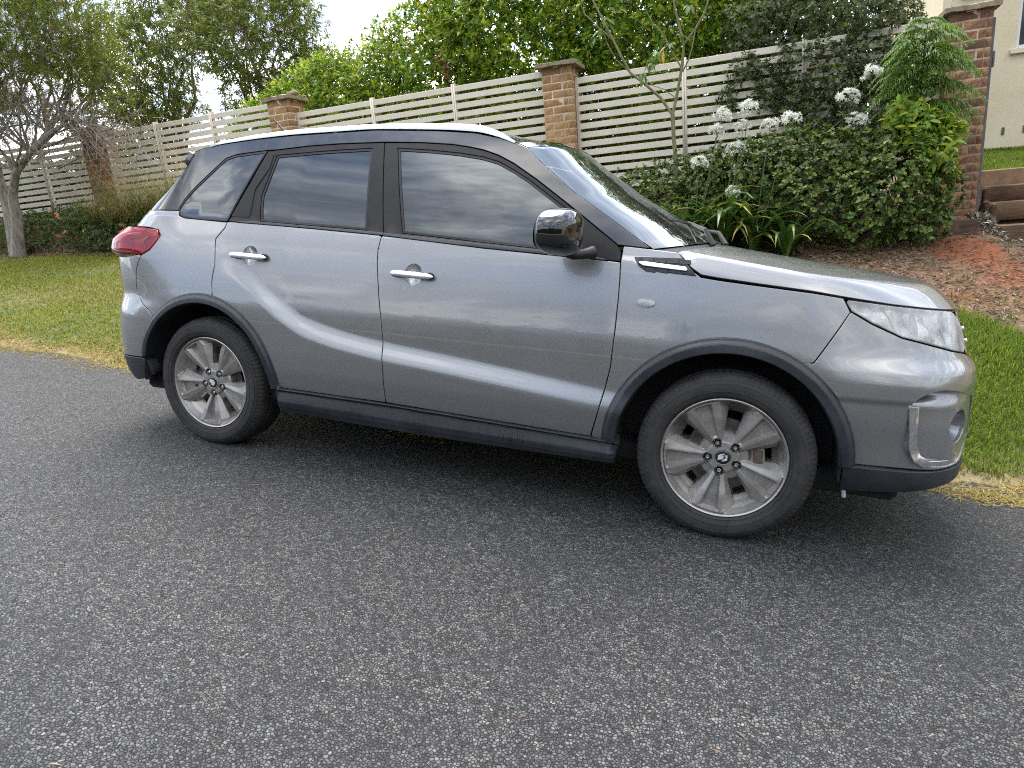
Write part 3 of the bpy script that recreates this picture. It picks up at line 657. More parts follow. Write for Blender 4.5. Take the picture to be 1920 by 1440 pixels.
FINE = (.022, .0085)
def build_side(sd):
    near = sd < 0
    # --- front door
    lower = beltF+gapA+[(-.513, .341), (-1.457, .3625)]+gapB[::-1][1:-2]+[(-1.5345, 1.09)]
    d = panel('front_door', lower, PAINT, car, holes=[ell(HF, .040, .043)], side=sd, step=FINE)
    frame_o = gapB[:2]+[(-1.5345, 1.097)]+beltF+[(-.459, 1.04)]+ftop[::-1][1:-1]
    panel('window_frame', frame_o, TRIM, d, holes=[fglass], extra=-.003, side=sd)
    panel('window_seal', fglass, RUBBER_SEAL, d, holes=[inset(resample(fglass, .02)[::-1] if area2(resample(fglass, .02)) < 0 else resample(fglass, .02), .010)], extra=-.006, gap=0., side=sd, roll=.001)
    panel('window_glass', fglass, GLASS_F, d, extra=-.010, gap=.006, depth=.003, side=sd)
    panel('belt_moulding', beltF+[(-.60, 1.060), (-1.04, 1.083), (-1.531, 1.111)], CLAD, d, extra=.003, gap=.001, side=sd)
    # --- rear door
    arcR = arc(RC, RO, 81.0, 3.7)
    lower = beltR[::-1]+gapC+arcR[1:]+[(-2.034, .3615), (-1.457, .3625)]+gapB[::-1][1:-2]+[(-1.5345, 1.09)]
    d2 = panel('rear_door', lower, PAINT, car, holes=[ell(HR, .040, .043)], side=sd, step=FINE)
    frame_o = [(-2.381, 1.13), (-2.31, 1.304)]+rtop+[(-1.534, 1.118), (-1.530, 1.099)]+beltR[::-1][1:-1]
    panel('window_frame', frame_o, TRIM, d2, holes=[rglass], extra=-.003, side=sd)
    panel('window_seal', rglass, RUBBER_SEAL, d2, holes=[inset(resample(rglass, .02)[::-1] if area2(resample(rglass, .02)) < 0 else resample(rglass, .02), .010)], extra=-.006, gap=0., side=sd, roll=.001)
    panel('window_glass', rglass, GLASS_T, d2, extra=-.010, gap=.006, depth=.003, side=sd)
    panel('belt_moulding', beltR+[(-1.530, 1.112), (-1.914, 1.127), (-2.245, 1.139)], CLAD, d2, extra=.003, gap=.001, side=sd)
    panel('pillar_applique', [(-2.244, 1.462), (-2.205, 1.466), (-2.208, 1.39), (-2.262, 1.285), (-2.262, 1.15), (-2.372, 1.152), (-2.306, 1.304)], TRIM, d2, extra=.001, side=sd, depth=.006)
    # handles: a pulled bar on two feet across a round scoop
    for door, c, keyed in ((d, HF, True), (d2, HR, False)):
        o3 = S(np.array([c[0]]), np.array([c[1]]))[0]
        g = Geo(); rr = np.linspace(0.001, 1, 16); th = np.linspace(0, 2*PI, 49)[:-1]
        P = np.array([[S(c[0]+.0415*r*math.cos(t), c[1]+.044*r*math.sin(t), -.003-.014*(1-r**2)) for t in th] for r in rr])
        if sd > 0: P = P*[1, -1, 1]
        g.grid(P, closed_v=True); me = g.mesh('handle_recess', fix=False); 
        if sd < 0: me.flip_normals()
        link('handle_recess', me, PAINT, door)
        g = Geo(); n = 15; uu = np.linspace(-.105, .105, n)
        for i in range(1):
            ring = []
            for k, q in enumerate(uu):
                e = abs(q)/.105; rad = .0135*math.sqrt(max(0.02, 1-e**8)); out = .030-.012*e**4
                cz = c[1]+.0-.004*q/.105
                cc = S(c[0]+q, cz, out); ring.append([S(c[0]+q, cz+rad*math.sin(t)*1.0, out+.55*rad*math.cos(t)) for t in np.linspace(0, 2*PI, 14)[:-1]])
            P = np.array(ring)*([1, -1, 1] if sd > 0 else [1, 1, 1]); g.grid(P, closed_v=True)
            g.add(P[0], [list(range(13))]); g.add(P[-1], [list(range(13))])
        h = g.obj('handle', SATIN, door, sharp=60)
        g = Geo()
        for q in (-.082, .082):
            P = np.array([[S(c[0]+q+.018*math.cos(t), c[1]+.013*math.sin(t), o) for t in np.linspace(0, 2*PI, 13)[:-1]] for o in (-.004, .018)])
            g.grid(P*([1, -1, 1] if sd > 0 else [1, 1, 1]), closed_v=True)
        g.obj('handle_foot', RUBBER_SEAL, door)
        if keyed and near:
            g = Geo()
            P = np.array([[S(c[0]-.088+r*math.cos(t), c[1]+.003+r*math.sin(t), .0205+e) for t in np.linspace(0, 2*PI, 15)[:-1]] for r, e in ((.0085, .004), (.0075, .0055), (.004, .0057), (.0035, .003), (.001, .003))])
            g.grid(P, closed_v=True); g.obj('key_lock', CHROME, door)
    # --- rear quarter, its glass, the black roof side and pillars
    q = gapC+arc(RC, RO, 81.0, 136.4)[1:]+seamR+tlamp_front+[(-2.95, 1.085), (-3.15, 1.09), (-3.15, 1.172), (-2.729, 1.174), (-2.722, 1.160), (-2.701, 1.148), (-2.66, 1.139), (-2.382, 1.128)]
    panel('rear_quarter_panel', q, PAINT, car, side=sd, step=FINE)
    g_ = panel('quarter_window', qglass, GLASS_T, car, extra=-.004, gap=.004, depth=.003, side=sd)
    qi = resample(qglass, .02); qi = qi[::-1] if area2(qi) < 0 else qi
    panel('window_seal', qglass, RUBBER_SEAL, g_, holes=[inset(qi, .009)], extra=-.001, gap=0., side=sd, roll=.001, depth=.012)
    rs = wsedge+roofline[1:]+[(-2.93, 1.40), (-3.02, 1.28), (-3.13, 1.172), (-2.729, 1.174), (-2.733, 1.183), (-2.70, 1.228), (-2.512, 1.409), (-2.482, 1.436), (-2.42, 1.455), (-2.249, 1.476)]+rtop[1:]+ftop[1:-2]+[(-.457, 1.100)]
    panel('roof_side', rs, BLACKP, car, side=sd, gap=.002)
    # --- front wing
    w = [(-.457, 1.10), (-.339, 1.092)]+hoodedge+[(.371, .908), (.264, .725)]+arc(FC, FO, 55.3, 179.5)[1:]+[(-.467, .336), (-.513, .3415)]+gapA[::-1][1:]
    wing = panel('front_wing', w, PAINT, car, side=sd, step=FINE)
    v = [(-.412, 1.063), (-.227, 1.066), (-.206, 1.048), (-.160, 1.000), (-.365, 1.012), (-.387, 1.026)]
    vt = panel('side_vent', v, CLAD, wing, extra=.004, gap=.002, depth=.006, side=sd, rs=.01)
    for k in range(4):
        a = -.375+k*.047
        panel('vent_rib', [(a, 1.0585), (a+.040, 1.0587), (a+.044, 1.044), (a+.004, 1.0435)], CLAD, vt, extra=.0055, gap=0., depth=.003, side=sd, rs=.01, roll=.001)
        panel('vent_rib', [(a+.012, 1.0245), (a+.052, 1.0225), (a+.056, 1.006), (a+.016, 1.010)], CLAD, vt, extra=.0055, gap=0., depth=.003, side=sd, rs=.01, roll=.001)
    panel('vent_chrome', [(-.392, 1.043), (-.372, 1.046), (-.208, 1.034), (-.196, 1.018), (-.368, 1.030)], CHROME, vt, extra=.011, gap=0., depth=.008, side=sd, rs=.01)
    panel('side_repeater', ell((-.342, .892), .036, .0165), LENS, wing, extra=lambda u, z: .004+.007*np.sqrt(np.maximum(0, 1-((u+.342)/.037)**2-((z-.892)/.0175)**2)), gap=0., depth=.006, side=sd, step=.012, rs=.008)
    # --- front bumper with its fog lamp pocket, lip, arches, sills
    fog = [(.594, .604), (.616, .629), (.658, .649), (.708, .656), (.772, .650), (.85, .636), (.955, .612), (.975, .50), (.955, .405), (.928, .372), (.819, .369), (.69, .380), (.647, .401), (.615, .447), (.598, .53)]
    fogs = smooth_poly(fog, 1)
    b = [(.264, .725)]+arc(FC, FO, 59.8, 5.0)[0:]+[(.456, .367), (.56, .366), (.646, .363), (.75, .36), (.95, .358), (1.06, .37), (1.09, .50), (1.10, .64), (U1-.001, .645), (U1-.001, .735), (1.03, .74), (.955, .764)]+hlow
    bump_ = panel('front_bumper', b, PAINT, car, holes=[fogs], extra=lambda u, z: .008*sst((z-.595)/.024)*(1-sst((z-.64)/.16))*sst((u-.28)/.1)*(1-sst((u-.62)/.15))-.020*sst((.603-z)/.20)*sst((u-.27)/.12)*(1-sst((u-.60)/.16)), side=sd, step=FINE)
    fh = (.845, .515)
    def bez(u, z):
        return -.034+.030*sst((u-.60)/.24)-.030*sst((z-.590)/.05)*(1-sst((u-.66)/.26))
    fb = panel('fog_lamp_bezel', inset(resample(fogs, .015)[::-1] if area2(resample(fogs, .015)) < 0 else resample(fogs, .015), -.004), PAINT, bump_, holes=[ell(fh, .060, .062)], extra=bez, gap=0., side=sd, step=.012)
    # fog lamp tube runs straight back
    P0 = np.array([S(fh[0]+.061*math.cos(t), fh[1]+.063*math.sin(t), .0) for t in np.linspace(0, 2*PI, 41)[:-1]])
    P0 = np.array([S(u, z, float(bez(np.array(u), np.array(z)))) for u, z in ell(fh, .0605, .0625, 40)])
    ax = np.array([-.93, .36, 0.]); cen = P0.mean(0)
    rings = [P0, P0+ax*.012]+[cen+(P0-cen)*k+ax*dd for k, dd in ((.93, .03), (.86, .07))]
    g = Geo(); g.grid(np.array(rings)*([1, -1, 1] if sd > 0 else [1, 1, 1]), closed_v=True); g.obj('fog_lamp_tube', PAINT, bump_, sharp=60)
    bk = rings[-1]; g = Geo(); g.add(np.vstack([bk, bk.mean(0)])*([1, -1, 1] if sd > 0 else [1, 1, 1]), [(i, (i+1) % 40, 40) for i in range(40)]); g.obj('fog_lamp_lens', SATIN, bump_)
    ch = [(.588, .600), (.598, .53), (.612, .447), (.643, .397), (.688, .373), (.819, .361), (.940, .364), (.982, .44), (.975, .447), (.935, .395), (.82, .388), (.712, .396), (.672, .418), (.652, .46), (.640, .53), (.632, .598)]
    panel('fog_chrome', ch, CHROME, bump_, extra=lambda u, z: -.004+.010*np.exp(-((u-.60)/.05)**2)-.012*sst((u-.60)/.05)*sst((z-.39)/.05), gap=0., depth=.03, side=sd, rs=.012, step=.02, roll=.002)
    lip = [(.405, .362), (.456, .366), (.56, .365), (.646, .362), (.75, .359), (.95, .357), (1.1, .357), (U1-.001, .357), (U1-.001, .30), (1.1, .298), (.967, .298), (.80, .290), (.66, .280), (.527, .267), (.419, .257)]
    panel('bumper_lip', lip, CLAD, car, extra=lambda u, z: .006-.02*sst((.33-z)/.1), side=sd, depth=.05)
    tr_ = arc(FC, FO+.003, 4.0, 180.0, 60)+arc(FC, FI, 180.0, 3.5, 60)
    panel('front_arch_trim', tr_, CLAD, car, extra=lambda u, z: .004+.012*sst((.455-np.hypot(u-FC[0], z-FC[1]))/.02), gap=.001, depth=.055, side=sd, rs=.008, roll=.005, step=.0065)
    tr_ = arc(RC, RO+.003, 3.5, 168.0, 60)+arc(RC, RI, 166.0, 2.5, 60)
    panel('rear_arch_trim', tr_, CLAD, car, extra=lambda u, z: .004+.012*sst((.447-np.hypot(u-RC[0], z-RC[1]))/.02), gap=.001, depth=.055, side=sd, rs=.008, roll=.005, step=.0065)
    sill = [(-.392, .333), (-.498, .3375), (-1.456, .3605), (-2.034, .359), (-2.085, .345), (-2.068, .241), (-1.276, .229), (-.41, .238)]
    def sx(u, z):
        zt = np.interp(u, [-2.034, -1.456, -.498, -.39], [.359, .3605, .3375, .333]); zb = np.interp(u, [-2.07, -1.276, -.41], [.241, .229, .238]); t = (zt-z)/(zt-zb)
        e = np.interp(t, [0, .03, .07, .10, .14, .52, .58, .75, 1.], [.006, .012, .012, -.003, -.005, .026, .029, .033, .030])
        return e*sst((-.395-u)/.03)*sst((u+2.085)/.04)+.004
    sillp = panel('sill_cladding', sill, CLAD, car, extra=sx, side=sd, depth=.06, step=(.03, .0045), rs=.02)
    if near:
        rs_ = np.random.default_rng(5)
        for u_ in list(-.80-np.array([.0, .015, .028, .046, .060, .082, .105, .118, .135, .152, .165, .20]))+[-.455, -.468, -.478]:
            zt = float(np.interp(u_, [-2.034, -1.456, -.498, -.39], [.359, .3605, .3375, .333])); w_ = rs_.uniform(.0015, .004); l_ = rs_.uniform(.055, .095); s_ = rs_.normal(0, .006)
            panel('dirt_streak', [(u_, zt-.012), (u_+w_, zt-.012), (u_+w_+s_, zt-l_), (u_+w_*.4+s_, zt-l_-.006)], DIRT, sillp, extra=lambda u, z: sx(u, z)+.0012, gap=0., depth=.001, side=sd, roll=.0003, rs=.006, step=.01)
    # --- headlamp
    hb = panel('headlamp', hlamp, LENS, car, extra=.001, gap=.004, depth=.004, side=sd, step=.04)
    panel('lamp_seal', hlamp, RUBBER_SEAL, hb, holes=[inset(resample(hlamp, .02)[::-1] if area2(resample(hlamp, .02)) < 0 else resample(hlamp, .02), .011)], extra=-.001, gap=.0015, side=sd, depth=.02, roll=.001)
    panel('lamp_housing', hlamp, SATIN_LAMP, hb, extra=lambda u, z: -.034+.008*np.sin((u*1.0-z*1.6)*26)+.008*np.abs(np.sin((u+z*.8)*19)), gap=.010, depth=.02, side=sd, step=.012, roll=.001)
    for k in range(5):
        u_ = .50+k*.085
        panel('lamp_fin', [(u_, .918-.010*k), (u_+.058, .922-.006*k), (u_+.088, .838-.011*k), (u_+.066, .828-.009*k)], CHROME if k % 2 else SATIN_LAMP, hb, extra=lambda u, z, u_=u_: -.012-.30*np.maximum(0, u-u_-.02), gap=0., depth=.02, side=sd, roll=.001, step=.03)
    # --- tail lamp
    tl = tlamp_front[::-1]+[(-3.03, .935), (-3.16, .930), (-3.30, .955), (-3.46, .985), (-3.50, 1.02), (-3.46, 1.075), (-3.25, 1.088), (-3.0, 1.086)]
    tl = [(-2.841, 1.077), (-2.811, 1.057), (-2.803, 1.035), (-2.816, 1.008), (-2.849, .974), (-2.892, .953)]+tl[6:]
    tlo = panel('tail_lamp', tl, REDLENS, car, extra=lambda u, z: .004+.030*sst((-2.82-u)/.35)*sst((z-.93)/.03)+.012*sst((z-1.045)/.006)*sst((1.082-z)/.03), gap=.0005, depth=.05, side=sd, roll=.006, step=.022, rs=.014)
    txt = lambda u, z: .006+.030*sst((-2.82-u)/.35)*sst((z-.93)/.03)+.012*sst((z-1.045)/.006)*sst((1.082-z)/.03)
    panel('lamp_lower_part', [(-2.93, .958), (-3.03, .945), (-3.16, .942), (-3.28, .962), (-3.36, .985), (-3.20, .985), (-3.05, .962)], DARKRED, tlo, extra=txt, gap=0., depth=.004, side=sd, roll=.001, step=.02, rs=.012)  # darker red strip along the bottom of the lens
    panel('lamp_divider', [(-2.862, .985), (-2.869, .981), (-2.888, 1.012), (-2.876, 1.040), (-2.866, 1.040), (-2.880, 1.012)], DARKRED, tlo, extra=txt, gap=0., depth=.004, side=sd, roll=.0005, step=.02, rs=.006)
    panel('lamp_divider', [(-2.94, .970), (-2.946, .968), (-2.975, 1.030), (-2.880, 1.0415), (-2.880, 1.0375), (-2.966, 1.026)], DARKRED, tlo, extra=txt, gap=0., depth=.004, side=sd, roll=.0005, step=.02, rs=.006)
    # --- rear bumper
    rb = seamR+[(-3.03, .931), (-3.25, .925), (-3.45, .92), (-3.55, .72), (U0+.001, .71), (U0+.001, .405), (-3.2, .405), (-2.93, .418)]+arc(RC, RO, 168.0, 136.4)
    panel('rear_bumper', rb, PAINT, car, side=sd)
    panel('rear_valance', [(-2.93, .416), (-3.2, .403), (U0+.001, .403), (U0+.001, .27), (-3.05, .272), (-2.93, .30), (-2.855, .335), (-2.885, .405)], CLAD, car, extra=.004, side=sd, depth=.05)
    # --- door mirror
    c = np.array((-.668, -1.0, 1.132)); g = Geo()
    nu, nv = 40, 24; P = []
    for i in range(nv+1):
        ph = -PI/2+PI*i/nv; row = []
        for j in range(nu):
            t = 2*PI*j/nu
            f_ = lambda a, e: math.copysign(abs(a)**e, a)
            x = .082*f_(math.cos(ph), .55)*f_(math.cos(t), .62); y = .122*f_(math.cos(ph), .55)*f_(math.sin(t), .72); z = .079*f_(math.sin(ph), .62)
            x *= (1.15-.25*(y/.118)**2) if x > 0 else .62
            z = z*(1-.16*max(0, -y)/.118)+.012*(1-(y/.118)**2)*(z > 0)-.01*max(0, -y/.118)*(z < 0)*-1
            row.append((x, y, z))
        P.append(row)
    P = np.array(P); ang = math.radians(-8 if near else -8); ca, sa = math.cos(ang), math.sin(ang)
    P = np.stack([P[..., 0]*ca-P[..., 1]*sa, P[..., 0]*sa+P[..., 1]*ca, P[..., 2]], -1)+c
    P = P*([1, -1, 1] if sd > 0 else [1, 1, 1]); g.grid(P, closed_v=True)
    mir = g.obj('door_mirror', GLOSSB, car, sharp=0)
    g = Geo(); g.tube(np.array([(-.565, -.838, 1.068), (-.585, -.875, 1.062), (-.620, -.92, 1.056), (-.645, -.955, 1.070)])*([1, -1, 1] if sd > 0 else [1, 1, 1]), [.026, .020, .017, .020], 12)
    g.obj('mirror_stalk', TRIM, mir)
    g = Geo(); pts = [(-.727, y_, z_) for y_, z_ in smooth_poly([(-1.095, 1.075), (-.905, 1.068), (-.905, 1.18), (-1.08, 1.185)], 2)]
    g.add(np.array(pts)*([1, -1, 1] if sd > 0 else [1, 1, 1]), [list(range(len(pts)))]); g.obj('mirror_glass', CHROME, mir)
    # --- roof rail
    ub = [-2.60, -2.553, -2.425, -2.291, -2.121, -1.87, -1.693, -1.372, -1.181, -1.066, -.985]
    zb_ = [1.496, 1.508, 1.525, 1.541, 1.558, 1.573, 1.581, 1.575, 1.563, 1.538, 1.509]
    ht = [.004, .010, .016, .019, .020, .020, .020, .023, .026, .019, .004]
    fz, fh_ = pchip(ub, zb_), pchip(ub, ht); rows = []
    for u in np.linspace(ub[0], ub[-1], 70):
        z0 = float(fz(u)); h = float(fh_(u)); b0 = S(u, z0, .006)
        sec = [(0, -.004), (.0, h*.45), (.004, h*.8), (.014, h), (.026, h), (.038, h*.75), (.042, -.004)]
        rows.append([b0+np.array([0, dy, dz]) for dy, dz in sec])
    P = np.array(rows)*([1, -1, 1] if sd > 0 else [1, 1, 1]); g = Geo(); g.grid(P, closed_v=True); g.add(P[0], [list(range(7))]); g.add(P[-1], [list(range(7))])
    g.obj('roof_rail', SATIN, car, sharp=45)
    rows = []
    for u in np.linspace(-2.57, -1.0, 60):
        z0 = float(fz(u)); b0 = S(u, z0, .0075); rows.append([b0+np.array([0, 0, dz])*1.0 for dz in (-.012, -.006)])
    # inner body shell, seen only as darkness through the gaps
    sh = [(-.457, 1.08), (-.25, 1.06), (.30, .93)]+arc(FC, FO+.02, 60, 180)+[(-.50, .30), (-2.0, .30)]+arc(RC, RO+.02, 0, 160)+[(-3.0, .45), (-3.05, .93), (-2.75, 1.05), (-2.7, 1.12), (-2.30, 1.10), (-1.5, 1.07)]
    panel('inner_shell', sh, DARK, car, extra=-.045, gap=0., depth=.01, step=.2, side=sd)
    pi_ = [(-1.60, 1.50), (-1.66, 1.50), (-1.60, 1.06), (-1.49, 1.06)]
    panel('inner_pillar', pi_, DARK, car, extra=-.030, gap=0., depth=.01, step=.2, side=sd)
    # wheel arch liners
    for nm, c_, r_ in (('front_arch_liner', FC, FI+.008), ('rear_arch_liner', RC, RI+.008)):
        g = Geo(); ys = np.array([-.872, -.80, -.70, -.60]); aa = np.radians(np.linspace(-4, 184, 40))
        P = np.array([[(c_[0]+r_*math.cos(a), y, c_[1]+r_*math.sin(a)) for y in ys] for a in aa])*([1, -1, 1] if sd > 0 else [1, 1, 1])
        g.grid(P); V = np.vstack([P[:, -1], [(c_[0], .60*sd, c_[1])]]); n_ = len(aa)
        g.add(V, [(i, i+1, n_) for i in range(n_-1)]); g.obj(nm, LINER, car)
SATIN_LAMP = simple('lamp_silver', (.80, .80, .78), .25, .25, .10, 30.)
for sd in (-1, 1): build_side(sd)

# ---- bonnet: top surface over the plan outline, dropping to the shut line at its edge
he = hoodedge+[(.524, .939), (.681, .931), (.80, .927), (.95, .924), (1.15, .923), (U1, .923)]
_he = np.array(he); ue = np.linspace(_he[0, 0], U1, 240); ze = np.interp(ue, _he[:, 0], _he[:, 1]); E3 = S(ue, ze, .002)
hm = pchip([-.35, -.15, .05, .3, .5, .65, .8, .9], [1.105, 1.082, 1.055, 1.022, .998, .976, .950, .93])
def hood_z(x, y):
    x = np.asarray(x, float); y = np.abs(np.asarray(y, float))
    dx = x[..., None]-E3[:, 0]; dy = -y[..., None]-E3[:, 1]; i = np.clip((dx*dx+dy*dy).argmin(-1), 1, len(E3)-2)
    best = np.full(len(x), 9.); zE = np.zeros(len(x)); uE = np.zeros(len(x))
    for a_, b_ in ((i-1, i), (i, i+1)):
        A, D = E3[a_], E3[b_]-E3[a_]; wx, wy = x-A[:, 0], -y-A[:, 1]
        t = np.clip((wx*D[:, 0]+wy*D[:, 1])/(D[:, 0]**2+D[:, 1]**2), 0, 1); dd = np.hypot(wx-t*D[:, 0], wy-t*D[:, 1]); k = dd < best
        best = np.where(k, dd, best); zE = np.where(k, A[:, 2]+t*D[:, 2], zE); uE = np.where(k, ue[a_]+t*(ue[b_]-ue[a_]), uE)
    d = best; top = hm(x)+.050*(1-(y/.78)**2)
    fr = sst((uE-.2)/.5); D = .050+.08*fr; g = 1-(1-np.clip(d/D, 0, 1))**2.1
    return zE+(np.maximum(top, zE)-zE)*g
cowl_near = [(float(E3[0, 0]), float(E3[0, 1]))]
def cowl_x(y): return -.105+(float(E3[0, 0])+.105)*(abs(y)/abs(float(E3[0, 1])))**2.2
edge_pl = [(float(a), float(b)) for a, b in E3[:, :2]]
outl = edge_pl+[(a, -b) for a, b in edge_pl[::-1][1:]]+[(cowl_x(y), y) for y in np.linspace(.70, -.70, 15)]
def hood_surf(u, z, extra=0.): return np.stack([u, z, hood_z(u, z)+extra], -1)
panel('bonnet', outl, PAINT, car, surf=hood_surf, gap=.002, step=.0135, depth=.02, rs=.03)
# ---- windscreen, cowl, roof, tailgate
def cross_section(A, M, q, e=2.2):
    """A: edge point (y<0), M: centre point, q in [-1,1]"""
    y = -q*A[1]*-1
    return np.stack([A[0]+(M[0]-A[0])*(1-np.abs(q)**e), q*abs(A[1]), A[2]+(M[2]-A[2])*(1-np.abs(q)**2.0)], -1)
def patch(As, Ms, n=49, e=2.2): return np.array([cross_section(a, m, np.linspace(-1, 1, n), e) for a, m in zip(As, Ms)])
we = resample([np.array(p) for p in wsedge], .03, closed=False); we = np.array(we)
As = S(we[:, 0], we[:, 1], -.004); tt = np.linspace(0, 1, len(As))[:, None]
Ms = As+np.concatenate([.20*(1-tt)+.095*tt, 0*tt, .045*(1-tt)+.062*tt], 1); Ms[:, 1] = 0
g = Geo(); g.grid(patch(As, Ms)); ws = g.obj('windscreen', GLASS_W, car, sharp=0)
def band(P, i0, i1): return P[i0:i1]
PW = patch(As, Ms, 65)
g = Geo(); g.grid(PW[-3:]+[0, 0, .0015]); g.obj('windscreen_border', GLOSSB, ws)
g = Geo(); g.grid(PW[:3]+[0, 0, .0015]); g.obj('windscreen_border', GLOSSB, ws)
Pc0 = PW[0]+[0, 0, -.004]; yy = Pc0[:, 1]; Pc1 = np.array([(cowl_x(y)+.012, y, float(hood_z(np.array([cowl_x(y)+.012]), np.array([y]))[0])-.018) for y in yy])
g = Geo(); g.grid(np.array([Pc0+[0, 0, -.03], Pc0, (Pc0+Pc1)/2+[0, 0, -.010], Pc1, Pc1+[.01, 0, -.03]])); g.obj('cowl_panel', CLAD, car)
rl = resample([np.array(p) for p in roofline], .05, closed=False); Ar = S(rl[:, 0], rl[:, 1], .0); tr = np.linspace(0, 1, len(Ar))[:, None]
Mr = Ar+np.concatenate([.089*(1-tr)**2-.015*tr**3, 0*tr, .046+.016*np.sin(tr*PI)], 1); Mr[:, 1] = 0
g = Geo(); g.grid(patch(Ar, Mr)); g.obj('roof', BLACKP, car, sharp=0)
tg = np.array([(-2.86, 1.455), (-2.93, 1.40), (-3.02, 1.28), (-3.13, 1.172)]); At = S(tg[:, 0], tg[:, 1], -.006); k = np.linspace(0, 1, 4)[:, None]
Mt = At+np.concatenate([-.015-.055*k, 0*k, .04*(1-k)], 1); Mt[:, 1] = 0
g = Geo(); g.grid(patch(At, Mt)); g.obj('rear_window', GLASS_T, car, sharp=0)
for sd in (-1, 1): panel('tailgate', [(-3.13, 1.175), (U0+.001, 1.175), (U0+.001, .715), (-3.555, .725), (-3.46, .925), (-3.50, 1.02), (-3.46, 1.08), (-3.13, 1.09)], PAINT, car, side=sd)
# grille between the lamps
for sd in (-1, 1):
    gr = panel('upper_grille', [(.995, .90), (1.02, .918), (U1, .916), (U1, .742), (1.035, .748), (.965, .776), (.998, .825)], GLOSSB, car, extra=-.004, side=sd)
    for zq in (.80, .845): panel('grille_bar', [(1.03, zq), (U1, zq), (U1, zq+.016), (1.03, zq+.016)], CHROME, gr, extra=.006, gap=0., side=sd, roll=.002)
    panel('lower_grille', [(1.095, .638), (U1, .638), (U1, .362), (1.068, .37), (1.092, .50)], CLAD, car, extra=-.02, side=sd)
# floor, cabin
g = Geo(); g.box((-3.05, -.74, .22), (.62, .74, .30), .02); g.obj('underbody', DARK, car)
g = Geo(); g.box((.30, -.55, .30), (.78, .55, .88), .05); g.obj('engine_bay', DARK, car)
g = Geo(); g.box((.43, -.79, .30), (.50, .79, .55), .01); g.box((-.54, -.80, .24), (-.47, .80, .60), .01); g.obj('inner_bulkhead', DARK, car)
CLOTH = simple('seat_cloth', (.022, .022, .024), .85, 0., .3, 60.)
DASH = simple('dashboard_plastic', (.022, .022, .023), .6, 0., .2, 50.)
def seat(x, y):
    g = Geo(); g.box((x-.25, y-.25, .45), (x+.27, y+.25, .62), .06)
    n0 = len(g.V); g.box((x-.36, y-.24, .55), (x-.20, y+.24, 1.18), .06); V = g.V[-1]; V[:, 0] -= (V[:, 2]-.55)*.22
    o = g.obj('seat', CLOTH, car, sharp=60)
    h = Geo(); h.box((x-.47, y-.13, 1.20), (x-.38, y+.13, 1.40), .04); h.obj('headrest', CLOTH, o, sharp=60)
for x, y in ((-1.05, -.37), (-1.05, .37)): seat(x, y)
g = Geo(); g.box((-2.25, -.62, .45), (-1.75, .62, .60), .05); g.box((-2.38, -.62, .55), (-2.24, .62, 1.15), .05); o = g.obj('seat', CLOTH, car)
for y in (-.38, 0, .38):
    h = Geo(); h.box((-2.40, y-.12, 1.16), (-2.31, y+.12, 1.33), .03); h.obj('headrest', CLOTH, o)
g = Geo(); P = []
for q in np.linspace(-1, 1, 25):
    y = q*.70; xf = -.22+.16*(1-abs(q)**2.2); P.append([(xf, y, 1.035), (-.40, y, 1.065), (-.62, y, 1.06), (-.70, y, 1.02), (-.70, y, .80), (-.45, y, .70)])
g.grid(np.array(P)); g.obj('dashboard', DASH, car)
g = Geo(); th = np.linspace(0, 2*PI, 33)[:-1]; cs = np.array((-.80, -.37, 1.0)); R_ = []
for t in th:
    d_ = np.array([.28*math.sin(t), math.cos(t), .96*math.sin(t)]); c_ = cs+.185*d_
    R_.append([c_+.014*(math.cos(q)*d_+math.sin(q)*np.array([.96, 0, -.28])) for q in np.linspace(0, 2*PI, 9)[:-1]])
g.grid(np.array(R_), True, True); g.tube([cs, cs+[.28, 0, -.12]], [.05, .04], 10)
for t in (0, PI, 1.5*PI): g.tube([cs, cs+.18*np.array([.28*math.sin(t), math.cos(t), .96*math.sin(t)])], [.03, .014], 8)
g.obj('steering_wheel', DASH, car)
g = Geo(); g.box((-.80, -.11, 1.375), (-.785, .11, 1.435), .02); g.tube([(-.79, 0, 1.43), (-.77, 0, 1.49)], .01, 8); g.obj('interior_mirror', DASH, car)
# wipers and aerial
WIPER = simple('wiper_black', (.02, .02, .022), .4)
def wiper(p0, p1, p2, blade0, blade1):
    g = Geo(); g.tube([p0, p1, p2], [.016, .010, .006], 8); o = g.obj('wiper_arm', WIPER, car)
    h = Geo(); mid = (np.array(blade0)+np.array(blade1))/2+[0, 0, .008]; h.tube([blade0, mid, blade1], [.004, .009, .004], 6); h.obj('wiper_blade', WIPER, o)
wiper((-.150, -.33, 1.120), (-.19, -.31, 1.185), (-.29, -.08, 1.225), (-.345, -.36, 1.222), (-.22, .22, 1.20))
wiper((-.12, .18, 1.13), (-.16, .22, 1.19), (-.26, .45, 1.21), (-.22, .16, 1.21), (-.33, .64, 1.20))
g = Geo(); g.tube([(-2.55, 0, 1.555), (-2.57, 0, 1.585), (-2.75, 0, 1.745)], [.016, .008, .005], 8); g.obj('aerial', WIPER, car)
g = Geo(); g.tube([(.43, -.80, .262), (.435, -.80, .232)], .008, 10); g.obj('splash_guard_clip', simple('pale_plastic', (.35, .36, .36), .6), car)

